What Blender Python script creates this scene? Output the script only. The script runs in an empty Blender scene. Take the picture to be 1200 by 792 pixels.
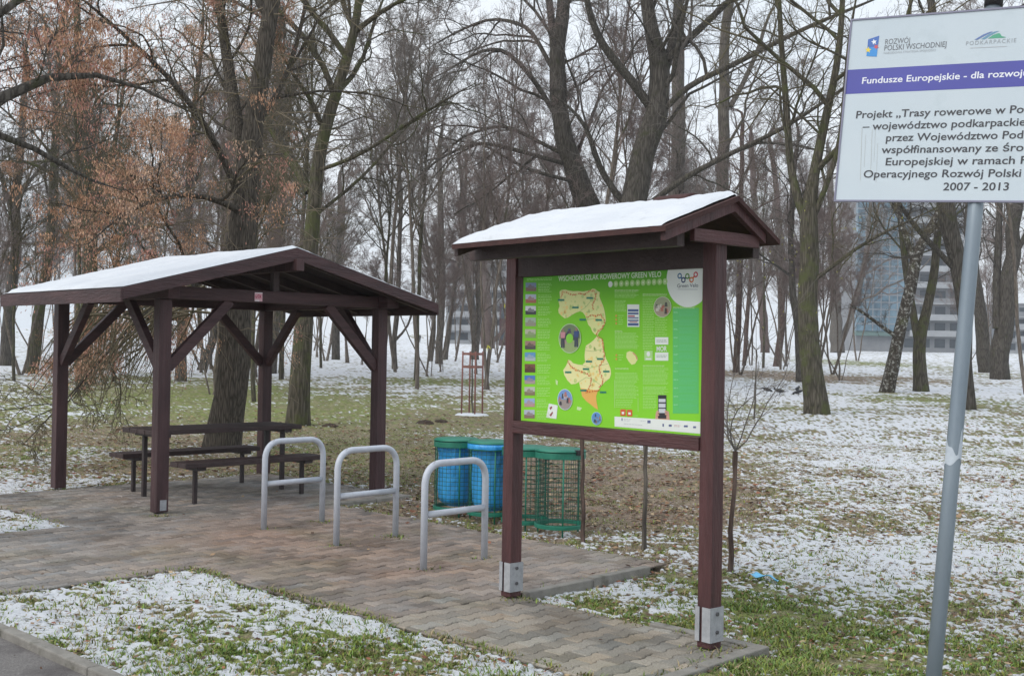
import bpy, math, random
import numpy as np
from mathutils import Vector, Matrix

SC = bpy.context.scene
COL = SC.collection
PI = math.pi

# ------------------------------------------------------------------ camera
EYE = 1.64
FPX = 1358.84            # focal length in pixels of a 1200 px wide frame
PITCH, ROLL = .009127, .0171106
_fw = np.array([0, math.cos(PITCH), math.sin(PITCH)])
_u0 = np.array([0, -math.sin(PITCH), math.cos(PITCH)])
_r0 = np.array([1., 0, 0])
_rt = math.cos(ROLL) * _r0 + math.sin(ROLL) * _u0
_up = -math.sin(ROLL) * _r0 + math.cos(ROLL) * _u0
cam_d = bpy.data.cameras.new('camera')
cam = bpy.data.objects.new('camera', cam_d)
COL.objects.link(cam)
cam.matrix_world = Matrix(((_rt[0], _up[0], -_fw[0], 0), (_rt[1], _up[1], -_fw[1], 0),
                           (_rt[2], _up[2], -_fw[2], EYE), (0, 0, 0, 1)))
cam_d.sensor_width = 36
cam_d.sensor_fit = 'HORIZONTAL'
cam_d.lens = FPX / 1200 * 36
cam_d.clip_end = 3000
cam_d.clip_start = .1
SC.camera = cam

# ------------------------------------------------------------------ world (overcast), sun, exposure
SUN_V = np.array([-.62, -.48, .72]); SUN_V = SUN_V / np.linalg.norm(SUN_V)      # towards the sun behind the cloud
SUN_EL, SUN_AZ = math.asin(SUN_V[2]), math.atan2(SUN_V[0], SUN_V[1])
w = bpy.data.worlds.new('World')
SC.world = w
w.use_nodes = True
nt = w.node_tree
nt.nodes.clear()
N = nt.nodes.new
out = N('ShaderNodeOutputWorld')
bg = N('ShaderNodeBackground')
bg.inputs['Strength'].default_value = .1
sky = N('ShaderNodeTexSky')
sky.sky_type = 'NISHITA'
sky.sun_disc = False
sky.sun_elevation = SUN_EL
sky.sun_rotation = SUN_AZ
sky.air_density = 1.5
sky.dust_density = 4
tc = N('ShaderNodeTexCoord')
mp = N('ShaderNodeMapping')
mp.inputs['Scale'].default_value = (1, 1, 3.2)
cl = N('ShaderNodeTexNoise')
cl.inputs['Scale'].default_value = 1.7
cl.inputs['Detail'].default_value = 6
cr = N('ShaderNodeValToRGB')
cr.color_ramp.elements[0].position = .3
cr.color_ramp.elements[0].color = (5.9, 6.7, 7.6, 1)
cr.color_ramp.elements[1].position = .68
cr.color_ramp.elements[1].color = (7.6, 7.95, 8.4, 1)
mx = N('ShaderNodeMixRGB')
mx.inputs['Fac'].default_value = .9
nt.links.new(tc.outputs['Generated'], mp.inputs[0])
nt.links.new(mp.outputs[0], cl.inputs['Vector'])
nt.links.new(cl.outputs['Fac'], cr.inputs[0])
nt.links.new(sky.outputs[0], mx.inputs[1])
nt.links.new(cr.outputs[0], mx.inputs[2])
nt.links.new(mx.outputs[0], bg.inputs['Color'])
nt.links.new(bg.outputs[0], out.inputs['Surface'])
sun_d = bpy.data.lights.new('sun', 'SUN')
sun_d.energy = 1.2
sun_d.angle = math.radians(40)
sun_d.color = (1, .96, .9)
sun = bpy.data.objects.new('sun', sun_d)
COL.objects.link(sun)
sun.rotation_euler = Vector([float(-c) for c in SUN_V]).to_track_quat('-Z', 'Y').to_euler()
SC.view_settings.view_transform = 'Standard'
SC.view_settings.look = 'None'
SC.view_settings.gamma = 1
SC.view_settings.exposure = 0.50
SC.cycles.use_denoising = True
SC.cycles.max_bounces = 6
SC.cycles.transparent_max_bounces = 8

# ------------------------------------------------------------------ small maths
def gz(x, y):
    t = np.maximum(0, np.asarray(y, float) - 14)
    return .0112 * t * t / (t + 4)

def ray(u, v):
    return _fw + _rt * (u - 600) / FPX - _up * (v - 396) / FPX

def ground_at(u, v):                 # where a line of sight meets the terrain
    d = ray(u, v)
    lo, hi = .5, 900.
    for _ in range(60):
        m = (lo + hi) / 2
        if EYE + d[2] * m > gz(0, d[1] * m): lo = m
        else: hi = m
    p = d * lo
    return np.array([p[0], p[1], float(gz(0, p[1]))])

def at_depth(u, v, Y):
    d = ray(u, v)
    return d * (Y / d[1]) + np.array([0, 0, EYE])

def _h(ix, iy, s):
    h = (ix.astype(np.int64) * 374761393 + iy.astype(np.int64) * 668265263 + s * 1442695041) & 0x7fffffff
    h = ((h ^ (h >> 13)) * 1274126177) & 0x7fffffff
    return ((h ^ (h >> 16)) & 0xffff) / 65535.

def vnoise(x, y, s=0):
    ix, iy = np.floor(x), np.floor(y)
    fx, fy = x - ix, y - iy
    fx = fx * fx * (3 - 2 * fx); fy = fy * fy * (3 - 2 * fy)
    a = _h(ix, iy, s); b = _h(ix + 1, iy, s); c = _h(ix, iy + 1, s); d = _h(ix + 1, iy + 1, s)
    return (a * (1 - fx) + b * fx) * (1 - fy) + (c * (1 - fx) + d * fx) * fy

def fbm(x, y, s=0, o=4, g=.5):
    v = 0; a = 1; t = 0
    for i in range(o):
        v = v + a * vnoise(x * 2 ** i + 17.3 * i, y * 2 ** i - 9.1 * i, s + i); t += a; a *= g
    return v / t

def sstep(a, b, x):
    t = np.clip((x - a) / (b - a), 0, 1)
    return t * t * (3 - 2 * t)

# grid of the paved place: A runs right and away, B left and away
GO = np.array([-3.3727, 11.0962]); GY = .80
GA = np.array([math.cos(GY), math.sin(GY)]); GB = np.array([-math.sin(GY), math.cos(GY)])
def ab2w(A, B, z=0.):
    p = GO + GA * A + GB * B
    return np.array([p[0], p[1], z])
def w2ab(x, y):
    dx, dy = x - GO[0], y - GO[1]
    return dx * GA[0] + dy * GA[1], dx * GB[0] + dy * GB[1]

# ------------------------------------------------------------------ materials
def mat(name, col, rough=.8, col2=None, scale=8., bump=0., bscale=60., metal=0., stretch=(1, 1, 1), coat=0.,
        spots=None, sp_scale=6., sp_lo=.6, sp_hi=.68, detail=5, spec=.5):
    m = bpy.data.materials.new(name)
    m.use_nodes = True
    t = m.node_tree
    b = t.nodes['Principled BSDF']
    b.inputs['Roughness'].default_value = rough
    b.inputs['Metallic'].default_value = metal
    b.inputs['Specular IOR Level'].default_value = spec
    if coat: b.inputs['Coat Weight'].default_value = coat
    b.inputs['Base Color'].default_value = (*col, 1)
    tcn = t.nodes.new('ShaderNodeTexCoord')
    mpn = t.nodes.new('ShaderNodeMapping')
    mpn.inputs['Scale'].default_value = stretch
    t.links.new(tcn.outputs['Object'], mpn.inputs[0])
    def noise(sc, det=detail):
        n = t.nodes.new('ShaderNodeTexNoise')
        n.inputs['Scale'].default_value = sc
        n.inputs['Detail'].default_value = det
        n.inputs['Roughness'].default_value = .6
        t.links.new(mpn.outputs[0], n.inputs['Vector'])
        return n
    last = None
    if col2 is not None:
        n = noise(scale)
        r = t.nodes.new('ShaderNodeValToRGB')
        r.color_ramp.elements[0].position = .33
        r.color_ramp.elements[0].color = (*col, 1)
        r.color_ramp.elements[1].position = .67
        r.color_ramp.elements[1].color = (*col2, 1)
        t.links.new(n.outputs['Fac'], r.inputs[0])
        last = r.outputs[0]
    if spots is not None:
        n = noise(sp_scale)
        r = t.nodes.new('ShaderNodeValToRGB')
        r.color_ramp.elements[0].position = sp_lo
        r.color_ramp.elements[1].position = sp_hi
        t.links.new(n.outputs['Fac'], r.inputs[0])
        x = t.nodes.new('ShaderNodeMixRGB')
        t.links.new(r.outputs[0], x.inputs['Fac'])
        if last is not None: t.links.new(last, x.inputs[1])
        else: x.inputs[1].default_value = (*col, 1)
        x.inputs[2].default_value = (*spots, 1)
        last = x.outputs[0]
    if last is not None: t.links.new(last, b.inputs['Base Color'])
    if bump:
        n = noise(bscale, 4)
        bm = t.nodes.new('ShaderNodeBump')
        bm.inputs['Strength'].default_value = bump
        bm.inputs['Distance'].default_value = .02
        t.links.new(n.outputs['Fac'], bm.inputs['Height'])
        t.links.new(bm.outputs[0], b.inputs['Normal'])
    return m

def attr_mat(name, attr='col', rough=.85, nscale=40., namt=.35, bump=.3, bscale=90., trans=0.):
    """colour comes from a per-element colour attribute, broken up by fine noise"""
    m = bpy.data.materials.new(name)
    m.use_nodes = True
    t = m.node_tree
    b = t.nodes['Principled BSDF']
    b.inputs['Roughness'].default_value = rough
    b.inputs['Specular IOR Level'].default_value = .25
    a = t.nodes.new('ShaderNodeAttribute'); a.attribute_name = attr
    if namt:
        tcn = t.nodes.new('ShaderNodeTexCoord')
        n = t.nodes.new('ShaderNodeTexNoise')
        n.inputs['Scale'].default_value = nscale
        n.inputs['Detail'].default_value = 6
        t.links.new(tcn.outputs['Object'], n.inputs['Vector'])
        r = t.nodes.new('ShaderNodeMapRange')
        r.inputs['From Min'].default_value = .3; r.inputs['From Max'].default_value = .7
        r.inputs['To Min'].default_value = 1 - namt; r.inputs['To Max'].default_value = 1 + namt
        t.links.new(n.outputs['Fac'], r.inputs[0])
        x = t.nodes.new('ShaderNodeMixRGB'); x.blend_type = 'MULTIPLY'; x.inputs[0].default_value = 1
        t.links.new(a.outputs['Color'], x.inputs[1]); t.links.new(r.outputs[0], x.inputs[2])
        t.links.new(x.outputs[0], b.inputs['Base Color'])
        if bump:
            n2 = t.nodes.new('ShaderNodeTexNoise'); n2.inputs['Scale'].default_value = bscale; n2.inputs['Detail'].default_value = 5
            t.links.new(tcn.outputs['Object'], n2.inputs['Vector'])
            bm = t.nodes.new('ShaderNodeBump'); bm.inputs['Strength'].default_value = bump; bm.inputs['Distance'].default_value = .01
            t.links.new(n2.outputs['Fac'], bm.inputs['Height']); t.links.new(bm.outputs[0], b.inputs['Normal'])
    else:
        t.links.new(a.outputs['Color'], b.inputs['Base Color'])
    return m

def bark_mat(name, dark, light, moss=None, moss_lo=.5, white=None, scale=1.):
    m = bpy.data.materials.new(name)
    m.use_nodes = True
    t = m.node_tree; L = t.links.new
    b = t.nodes['Principled BSDF']
    b.inputs['Roughness'].default_value = .95
    b.inputs['Specular IOR Level'].default_value = .15
    tcn = t.nodes.new('ShaderNodeTexCoord')
    mpn = t.nodes.new('ShaderNodeMapping'); mpn.inputs['Scale'].default_value = (1, 1, .11)
    L(tcn.outputs['Object'], mpn.inputs[0])
    n = t.nodes.new('ShaderNodeTexNoise'); n.inputs['Scale'].default_value = 26 * scale; n.inputs['Detail'].default_value = 6
    n.inputs['Roughness'].default_value = .65
    L(mpn.outputs[0], n.inputs['Vector'])
    v = t.nodes.new('ShaderNodeTexVoronoi'); v.feature = 'DISTANCE_TO_EDGE'; v.inputs['Scale'].default_value = 17 * scale
    L(mpn.outputs[0], v.inputs['Vector'])
    vr = t.nodes.new('ShaderNodeMapRange'); vr.inputs['From Max'].default_value = .22; vr.inputs['To Min'].default_value = .42
    L(v.outputs['Distance'], vr.inputs[0])
    ad = t.nodes.new('ShaderNodeMath'); ad.operation = 'MULTIPLY'
    L(n.outputs['Fac'], ad.inputs[0]); L(vr.outputs[0], ad.inputs[1])
    r = t.nodes.new('ShaderNodeValToRGB')
    r.color_ramp.elements[0].position = .14; r.color_ramp.elements[0].color = (*dark, 1)
    r.color_ramp.elements[1].position = .6; r.color_ramp.elements[1].color = (*light, 1)
    L(ad.outputs[0], r.inputs[0])
    last = r.outputs[0]
    for colr, lo, sc in ((moss, moss_lo, 2.2), (white, .52, 9.)):
        if colr is None: continue
        n2 = t.nodes.new('ShaderNodeTexNoise'); n2.inputs['Scale'].default_value = sc; n2.inputs['Detail'].default_value = 7
        n2.inputs['Roughness'].default_value = .7
        L(tcn.outputs['Object'], n2.inputs['Vector'])
        r2 = t.nodes.new('ShaderNodeValToRGB'); r2.color_ramp.elements[0].position = lo; r2.color_ramp.elements[1].position = lo + .14
        L(n2.outputs['Fac'], r2.inputs[0])
        x = t.nodes.new('ShaderNodeMixRGB'); L(r2.outputs[0], x.inputs['Fac']); L(last, x.inputs[1]); x.inputs[2].default_value = (*colr, 1)
        last = x.outputs[0]
    L(last, b.inputs['Base Color'])
    bm = t.nodes.new('ShaderNodeBump'); bm.inputs['Strength'].default_value = .9; bm.inputs['Distance'].default_value = .03
    L(ad.outputs[0], bm.inputs['Height']); L(bm.outputs[0], b.inputs['Normal'])
    return m

M = {}
M['wood'] = mat('brown_stained_wood', (.036, .016, .018), .6, (.078, .036, .038), 12, .6, 52, stretch=(1, 1, .12), spots=(.12, .085, .078), sp_scale=15, sp_lo=.67, sp_hi=.76)
M['beam_wood'] = mat('brown_stained_beam', (.038, .017, .019), .6, (.078, .036, .038), 9, .6, 46, stretch=(.22, .22, 1.4), spots=(.11, .08, .075), sp_scale=9, sp_lo=.68, sp_hi=.77)
M['board_wood'] = mat('board_stained_wood', (.050, .018, .019), .55, (.100, .036, .037), 13, .55, 54, stretch=(1, 1, .14), spots=(.34, .29, .27), sp_scale=34, sp_lo=.715, sp_hi=.76)
M['board_beam'] = mat('board_stained_beam', (.050, .018, .019), .55, (.100, .036, .037), 9, .55, 48, stretch=(.2, .2, 1.4), spots=(.17, .12, .11), sp_scale=9, sp_lo=.68, sp_hi=.75)
M['dark_wood'] = mat('dark_weathered_wood', (.036, .02, .02), .6, (.058, .036, .034), 7, .35, 50)
M['roof_felt'] = mat('roof_felt', (.03, .022, .022), .9, (.05, .03, .03), 20, .3, 80)
M['red_felt'] = mat('red_shingle', (.045, .019, .018), .9, (.07, .030, .027), 20, .3, 80)
M['snow'] = mat('roof_snow', (.58, .61, .655), .8, (.66, .685, .72), 2.2, .5, 22, spots=(.50, .52, .55), sp_scale=11, sp_lo=.60, sp_hi=.80)
M['rack'] = mat('grey_painted_steel', (.46, .49, .555), .45, (.53, .56, .62), 14, .08, 120, spots=(.24, .24, .26), sp_scale=16, sp_lo=.64, sp_hi=.76)
M['galv'] = mat('galvanised_steel', (.30, .31, .33), .6, (.42, .43, .45), 26, .12, 90, metal=.1, spots=(.30, .26, .23), sp_scale=20, sp_lo=.66, sp_hi=.78)
M['pole'] = mat('galvanised_pole', (.195, .240, .285), .45, (.25, .295, .335), 9, .06, 90, metal=.35, stretch=(1, 1, .12), spots=(.30, .34, .38), sp_scale=12, sp_lo=.66, sp_hi=.76)
M['steel_dark'] = mat('dark_steel', (.03, .022, .022), .5, (.045, .03, .03), 12, .1, 80)
M['bolt'] = mat('bolt_steel', (.12, .12, .13), .45, None, metal=.6)
M['green_wire'] = mat('green_plastic_wire', (.018, .10, .07), .5, (.012, .07, .05), 9)
M['green_ring'] = mat('green_steel_ring', (.02, .21, .14), .45, (.014, .15, .10), 8, .05, 60)
M['black_plastic'] = mat('black_plastic', (.015, .015, .017), .5)
M['concrete'] = mat('kerb_concrete', (.19, .178, .158), .9, (.27, .255, .23), 9, .4, 90, spots=(.12, .115, .09), sp_scale=7, sp_lo=.58, sp_hi=.72)
M['asphalt'] = mat('asphalt', (.12, .112, .108), .9, (.22, .205, .195), 90, .5, 160, spots=(.10, .09, .088), sp_scale=3, sp_lo=.52, sp_hi=.68)
M['joint'] = mat('joint_soil', (.035, .030, .022), .95, (.062, .062, .03), 6, .5, 70)
M['paver'] = attr_mat('block_pavers', namt=.26, nscale=95, bump=.35, bscale=220)
M['grass'] = attr_mat('grass_blades', namt=0, rough=.6)
M['leaf'] = attr_mat('dead_leaves', namt=0, rough=.8)
M['keys'] = attr_mat('hanging_seed_keys', namt=0, rough=.8)

def bag_material():
    m = mat('blue_bag_film', (.018, .23, .60), .3, (.05, .42, .84), 9, 1.0, 17, stretch=(1, 1, .35), spec=.6)
    b = m.node_tree.nodes['Principled BSDF']
    b.inputs['Subsurface Weight'].default_value = 0
    b.inputs['Transmission Weight'].default_value = 0
    return m
M['bag'] = bag_material()

# ------------------------------------------------------------------ object helpers
def link(o, parent=None):
    COL.objects.link(o)
    if parent is not None: o.parent = parent
    return o

def empty(name, loc=(0, 0, 0), rz=0.):
    o = bpy.data.objects.new(name, None)
    o.empty_display_size = .1
    o.location = [float(c) for c in loc]
    o.rotation_euler = (0, 0, rz)
    return link(o)

def tag(o, label=None, cat=None, group=None, kind=None):
    if label: o['label'] = label
    if cat: o['category'] = cat
    if group: o['group'] = group
    if kind: o['kind'] = kind
    return o

def thing(name, label, cat, loc=(0, 0, 0), rz=0., group=None):
    return tag(empty(name, loc, rz), label, cat, group)

def copy_tree(o, parent=None):
    c = o.copy()
    COL.objects.link(c)
    c.parent = parent
    for ch in list(o.children): copy_tree(ch, c)
    return c

def np_mesh(name, V, F, mats, smooth=False, attr=None, counts=None, matidx=None):
    """V (n,3); F (m,k) array, or flat index list with counts"""
    me = bpy.data.meshes.new(name)
    V = np.asarray(V, np.float32)
    me.vertices.add(len(V))
    me.vertices.foreach_set('co', V.ravel())
    if counts is None:
        F = np.asarray(F, np.int32)
        nf, k = F.shape
        me.loops.add(nf * k)
        me.loops.foreach_set('vertex_index', F.ravel())
        me.polygons.add(nf)
        me.polygons.foreach_set('loop_start', np.arange(nf, dtype=np.int32) * k)
        me.polygons.foreach_set('loop_total', np.full(nf, k, np.int32))
    else:
        counts = np.asarray(counts, np.int32)
        F = np.asarray(F, np.int32)
        nf = len(counts)
        me.loops.add(len(F))
        me.loops.foreach_set('vertex_index', F)
        me.polygons.add(nf)
        st = np.zeros(nf, np.int32); st[1:] = np.cumsum(counts)[:-1]
        me.polygons.foreach_set('loop_start', st)
        me.polygons.foreach_set('loop_total', counts)
    me.polygons.foreach_set('use_smooth', np.full(nf, bool(smooth)))
    for m in (mats if isinstance(mats, (list, tuple)) else [mats]): me.materials.append(m)
    if matidx is not None: me.polygons.foreach_set('material_index', np.asarray(matidx, np.int32))
    for k, a in (attr or {}).items():
        a = np.asarray(a, np.float32)
        if a.ndim == 1:
            at = me.attributes.new(k, 'FLOAT', 'POINT'); at.data.foreach_set('value', a)
        else:
            at = me.attributes.new(k, 'FLOAT_COLOR', 'POINT')
            if a.shape[1] == 3: a = np.c_[a, np.ones(len(a), np.float32)]
            at.data.foreach_set('color', a.ravel())
    me.update(calc_edges=True)
    return me

def rot_frame(t):
    t = np.asarray(t, float); t = t / np.linalg.norm(t)
    ref = np.array([0, 0, 1.]) if abs(t[2]) < .9 else np.array([1., 0, 0])
    u = np.cross(ref, t); u /= np.linalg.norm(u)
    return t, u, np.cross(t, u)

class MB:
    """collects boxes, bars, tubes and sheets; build() links them as ONE mesh object"""
    def __init__(s): s.V = []; s.F = []; s.C = []; s.n = 0; s.mi = []
    def add(s, V, F, mi=0):
        V = np.asarray(V, float)
        s.V.append(V)
        for f in F:
            s.F.extend([i + s.n for i in f]); s.C.append(len(f)); s.mi.append(mi)
        s.n += len(V)
        return s
    def box(s, x0, x1, y0, y1, z0, z1, mi=0):
        V = [(x, y, z) for z in (z0, z1) for y in (y0, y1) for x in (x0, x1)]
        return s.add(V, [(0, 2, 3, 1), (4, 5, 7, 6), (0, 1, 5, 4), (2, 6, 7, 3), (0, 4, 6, 2), (1, 3, 7, 5)], mi)
    def beam(s, p, q, wd, ht, side=None, mi=0, skew=None):
        """bar of section wd (along side) x ht from p to q"""
        p, q = np.asarray(p, float), np.asarray(q, float)
        t = (q - p) / np.linalg.norm(q - p)
        if side is None: _, sd, _ = rot_frame(t)
        else: sd = np.asarray(side, float); sd = sd / np.linalg.norm(sd)
        if skew is not None: upv = np.asarray(skew, float)
        else:
            upv = np.cross(t, sd); upv /= np.linalg.norm(upv)
            if upv[2] < 0: upv = -upv
        V = [c + sd * a * wd / 2 + upv * b * ht / 2 for c in (p, q) for b in (-1, 1) for a in (-1, 1)]
        return s.add(V, [(0, 2, 3, 1), (4, 5, 7, 6), (0, 1, 5, 4), (2, 6, 7, 3), (0, 4, 6, 2), (1, 3, 7, 5)], mi)
    def tube(s, P, r, sides=10, cap=True, closed=False, mi=0):
        P = np.asarray(P, float); n = len(P)
        R = np.full(n, r) if np.isscalar(r) else np.asarray(r, float)
        T = np.gradient(P, axis=0)
        if closed: T = np.roll(P, -1, 0) - np.roll(P, 1, 0)
        T /= np.linalg.norm(T, axis=1)[:, None]
        _, u, _ = rot_frame(T[0])
        V = []
        for i in range(n):
            u = u - T[i] * (u @ T[i]); u /= np.linalg.norm(u)
            v = np.cross(T[i], u)
            a = np.arange(sides) * 2 * PI / sides
            V.append(P[i] + R[i] * (np.cos(a)[:, None] * u + np.sin(a)[:, None] * v))
        V = np.concatenate(V)
        F = []
        m = n if closed else n - 1
        for i in range(m):
            j = (i + 1) % n
            for k in range(sides):
                l = (k + 1) % sides
                F.append((i * sides + k, i * sides + l, j * sides + l, j * sides + k))
        if cap and not closed:
            F.append(tuple(range(sides - 1, -1, -1)))
            F.append(tuple((n - 1) * sides + k for k in range(sides)))
        return s.add(V, F, mi)
    def lathe(s, prof, sides=24, c=(0, 0, 0), mi=0, closed=False):
        n = len(prof)
        V = []
        for (r, z) in prof:
            a = np.arange(sides) * 2 * PI / sides
            V.append(np.c_[c[0] + r * np.cos(a), c[1] + r * np.sin(a), np.full(sides, c[2] + z)])
        V = np.concatenate(V)
        F = []
        for i in range(n if closed else n - 1):
            j = (i + 1) % n
            for k in range(sides):
                l = (k + 1) % sides
                F.append((i * sides + k, i * sides + l, j * sides + l, j * sides + k))
        return s.add(V, F, mi)
    def prism(s, poly, O, X, Y, Z, h, mi=0):
        """polygon in the X,Y plane at O, thickness h along Z"""
        O, X, Y, Z = [np.asarray(a, float) for a in (O, X, Y, Z)]
        n = len(poly)
        b = [O + X * x + Y * y for x, y in poly]
        V = b + [p + Z * h for p in b]
        F = [tuple(range(n - 1, -1, -1)), tuple(range(n, 2 * n))]
        F += [(i, (i + 1) % n, n + (i + 1) % n, n + i) for i in range(n)]
        return s.add(V, F, mi)
    def xf(s, Mx):
        """transform all collected so far by 3x4 matrix (R,t)"""
        R, t = Mx
        s.V = [v @ np.asarray(R).T + np.asarray(t) for v in s.V]
        return s
    def build(s, name, m, parent=None, smooth=False, bevel=0., loc=None, seg=2, label=None):
        V = np.concatenate(s.V)
        if loc is not None: V = V - np.asarray(loc)
        me = np_mesh(name, V, s.F, m, smooth, counts=s.C, matidx=s.mi)
        o = bpy.data.objects.new(name, me)
        link(o, parent)
        if loc is not None and parent is None: o.location = loc
        if bevel:
            b = o.modifiers.new('bevel', 'BEVEL'); b.width = bevel; b.segments = seg; b.limit_method = 'ANGLE'
            b.angle_limit = math.radians(40)
        if label: o['label'] = label
        return o

def rounded_path(pts, rad, n=6):
    """polyline with rounded inner corners"""
    pts = [np.asarray(p, float) for p in pts]
    out_ = [pts[0]]
    for i in range(1, len(pts) - 1):
        a, b, c = pts[i - 1], pts[i], pts[i + 1]
        d1 = (a - b) / np.linalg.norm(a - b); d2 = (c - b) / np.linalg.norm(c - b)
        for k in range(n + 1):
            t = k / n
            p0, p1 = b + d1 * rad, b + d2 * rad
            out_.append((1 - t) ** 2 * p0 + 2 * t * (1 - t) * (b * .86 + (p0 + p1) / 2 * .14) + t * t * p1)
    out_.append(pts[-1])
    return np.array(out_)


# ================================================================== GROUND
# paved regions in the A,B grid: (A0, A1, B0, B1, tone)
PAVED = [(-2.80, 1.75, -2.58, -.42, 0), (-.92, 2.85, -.42, 2.36, 1), (-9.0, -2.80, -2.58, -.17, 0),
         (-2.80, -.92, -.42, -.17, 0), (-1.15, 1.72, -4.75, -2.58, 0), (-1.15, -.03, -6.62, -4.75, 2), (-9., -.92, 1.45, 2.36, 1)]
def in_paved(x, y, mg=0.):
    A, B = w2ab(x, y)
    r = np.zeros(np.shape(A), bool)
    for a0, a1, b0, b1, _ in PAVED:
        r |= (A > a0 + mg) & (A < a1 - mg) & (B > b0 + mg) & (B < b1 - mg)
    return r
def in_asphalt(x, y, mg=0.):
    A, B = w2ab(x, y)
    return (A < -2.87 - mg) & (B < -2.58 - mg)

def blob_list(L):
    o = []
    for (u, v, ru, rv, cov, grn, leaf, wt) in L:
        p = ground_at(u, v)
        q = ground_at(u, v + rv); q2 = ground_at(u, v - rv) if v - rv > 408 else p + (p - q)
        o.append((p[0], p[1], max(ru * p[1] / FPX, .05), max((q2[1] - q[1]) / 2, .05), cov, grn, leaf, wt))
    return o
# snow cover, greenness and dead-leaf cover of patches of the lawn (u, v only say where a patch was measured)
BL = blob_list([
    # left of and behind the shelter
    (60, 455, 200, 9, .45, .7, .25, .8), (150, 443, 130, 6, .25, .9, .2, .8), (60, 428, 140, 8, .80, .5, .2, .8), (90, 480, 95, 12, .62, .8, .3, 1.), (250, 462, 150, 15, .05, 1, .2, 1.), (300, 485, 120, 10, .03, 1., .2, 1.),
    (160, 512, 170, 16, .10, .5, .75, 1.), (40, 525, 60, 12, .2, .7, .5, .8), (20, 566, 80, 10, .80, .4, .4, 1.), (60, 562, 60, 7, .78, .4, .4, 1.),
    (260, 545, 150, 18, .03, .35, .95, 1.), (400, 520, 90, 26, .05, .75, .6, .95), (420, 478, 90, 14, .02, 1., .3, 1.),
    # between shelter and board
    (520, 470, 90, 12, .35, .8, .3, .9), (520, 446, 120, 5, .04, 1., .2, 1.), (540, 432, 160, 7, .85, .3, .2, .9), (560, 492, 90, 12, .03, .8, .6, 1.), (470, 410, 120, 12, .9, .3, .1, .8),
    (480, 530, 80, 28, .0, .65, .6, 1.), (480, 590, 70, 22, .05, .30, .9, 1.),
    (780, 560, 180, 38, .0, .15, .9, 1.), (760, 600, 120, 20, .02, .2, .85, 1.), (640, 560, 90, 44, .0, .25, .85, 1.),
    # snow strips between the board posts
    (745, 630, 60, 8, .80, .3, .4, .95), (820, 648, 60, 9, .72, .3, .5, .95), (660, 640, 30, 6, .45, .4, .6, .8), (735, 684, 45, 9, .82, .5, .4, 1.), (800, 700, 60, 8, .55, .7, .5, .9),
    (700, 700, 36, 12, .1, .95, .3, 1.), (770, 720, 60, 14, .15, .9, .4, .9),
    # right-hand field
    (980, 442, 120, 5, .12, .25, .9, .95), (900, 438, 70, 5, .10, .1, 1., .9), (1080, 467, 90, 7, .25, .95, .2, .9), (1090, 424, 110, 7, .7, .5, .2, .6),
    (1010, 425, 60, 4, .2, .9, .1, .9), (1180, 440, 60, 5, .3, .6, .4, .7), (900, 462, 70, 7, .93, .4, .2, 1.), (920, 478, 60, 4, .45, .8, .2, .7),
    (910, 560, 70, 40, .16, .45, .75, .95), (950, 530, 90, 26, .36, .4, .6, .9), (1010, 590, 90, 45, .72, .5, .4, .8), (1120, 560, 110, 60, .86, .4, .3, .9), (1000, 495, 170, 14, .93, .4, .2, .95),
    (930, 635, 70, 18, .84, .4, .3, .9), (1050, 640, 90, 25, .78, .5, .4, .8), (1170, 650, 60, 40, .74, .45, .4, .8),
    # green lawn near the lower right corner
    (900, 700, 80, 26, .10, .9, .45, 1.), (960, 730, 90, 24, .10, .95, .4, 1.), (1030, 760, 120, 30, .08, .95, .4, 1.), (1150, 770, 100, 26, .22, .8, .45, 1.), (900, 770, 120, 20, .06, 1., .35, 1.),
    (1090, 710, 90, 18, .35, .7, .5, .8),
    # the verge and the snow tip at lower left
    (60, 720, 120, 26, .82, .6, .15, 1.), (230, 690, 120, 16, .80, .6, .15, 1.), (180, 748, 80, 16, .46, .95, .15, 1.), (350, 720, 60, 20, .62, .85, .15, 1.), (420, 730, 60, 12, .75, .8, .1, 1.),
    (330, 765, 90, 22, .36, 1., .12, 1.), (440, 768, 80, 18, .20, 1., .15, 1.), (390, 745, 60, 10, .40, 1., .12, .8), (560, 785, 60, 10, .62, .9, .15, 1.), (30, 605, 60, 12, .93, .3, .05, 1.), (250, 785, 80, 14, .50, .9, .2, 1.),
])
def lawn(x, y):
    far = sstep(26, 46, y)
    cov = .5 + .38 * far; grn = .6 - .2 * far; leaf = .42 - .15 * far
    cov = cov + np.zeros_like(x); grn = grn + np.zeros_like(x); leaf = leaf + np.zeros_like(x)
    for bx, by, rx, ry, c, g, l, wt in BL:
        d2 = ((x - bx) / rx) ** 2 + ((y - by) / ry) ** 2
        k = wt * np.exp(-np.minimum(d2, 30.) ** 1.2 * .8)
        cov = cov + (c - cov) * k; grn = grn + (g - grn) * k; leaf = leaf + (l - leaf) * k
    A, B = w2ab(x, y)
    edge = (A > -2.9) & (A < -1.12) & (B < -2.5)               # snow keeps along the edges of the verge
    e = np.maximum(np.exp(-((A + 1.30) / .12) ** 2) * .8, np.exp(-((A + 2.68) / .2) ** 2) * .7) * edge
    cov = cov + (.86 - cov) * e
    md = (fbm(x * .8, y * .8, 171, 3) - .5) * 2.4 * np.clip(4 * cov * (1 - cov), 0, 1) * sstep(7.2, 8.5, y)
    cov = np.clip(cov + .42 * md, 0, .97); leaf = np.clip(leaf - .35 * md, 0, 1)
    cov = cov * (1 - .16 * sstep(8.3, 10, y) * (1 - .9 * sstep(22, 38, y)))
    return np.clip(cov, 0, .97), grn, leaf

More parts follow.
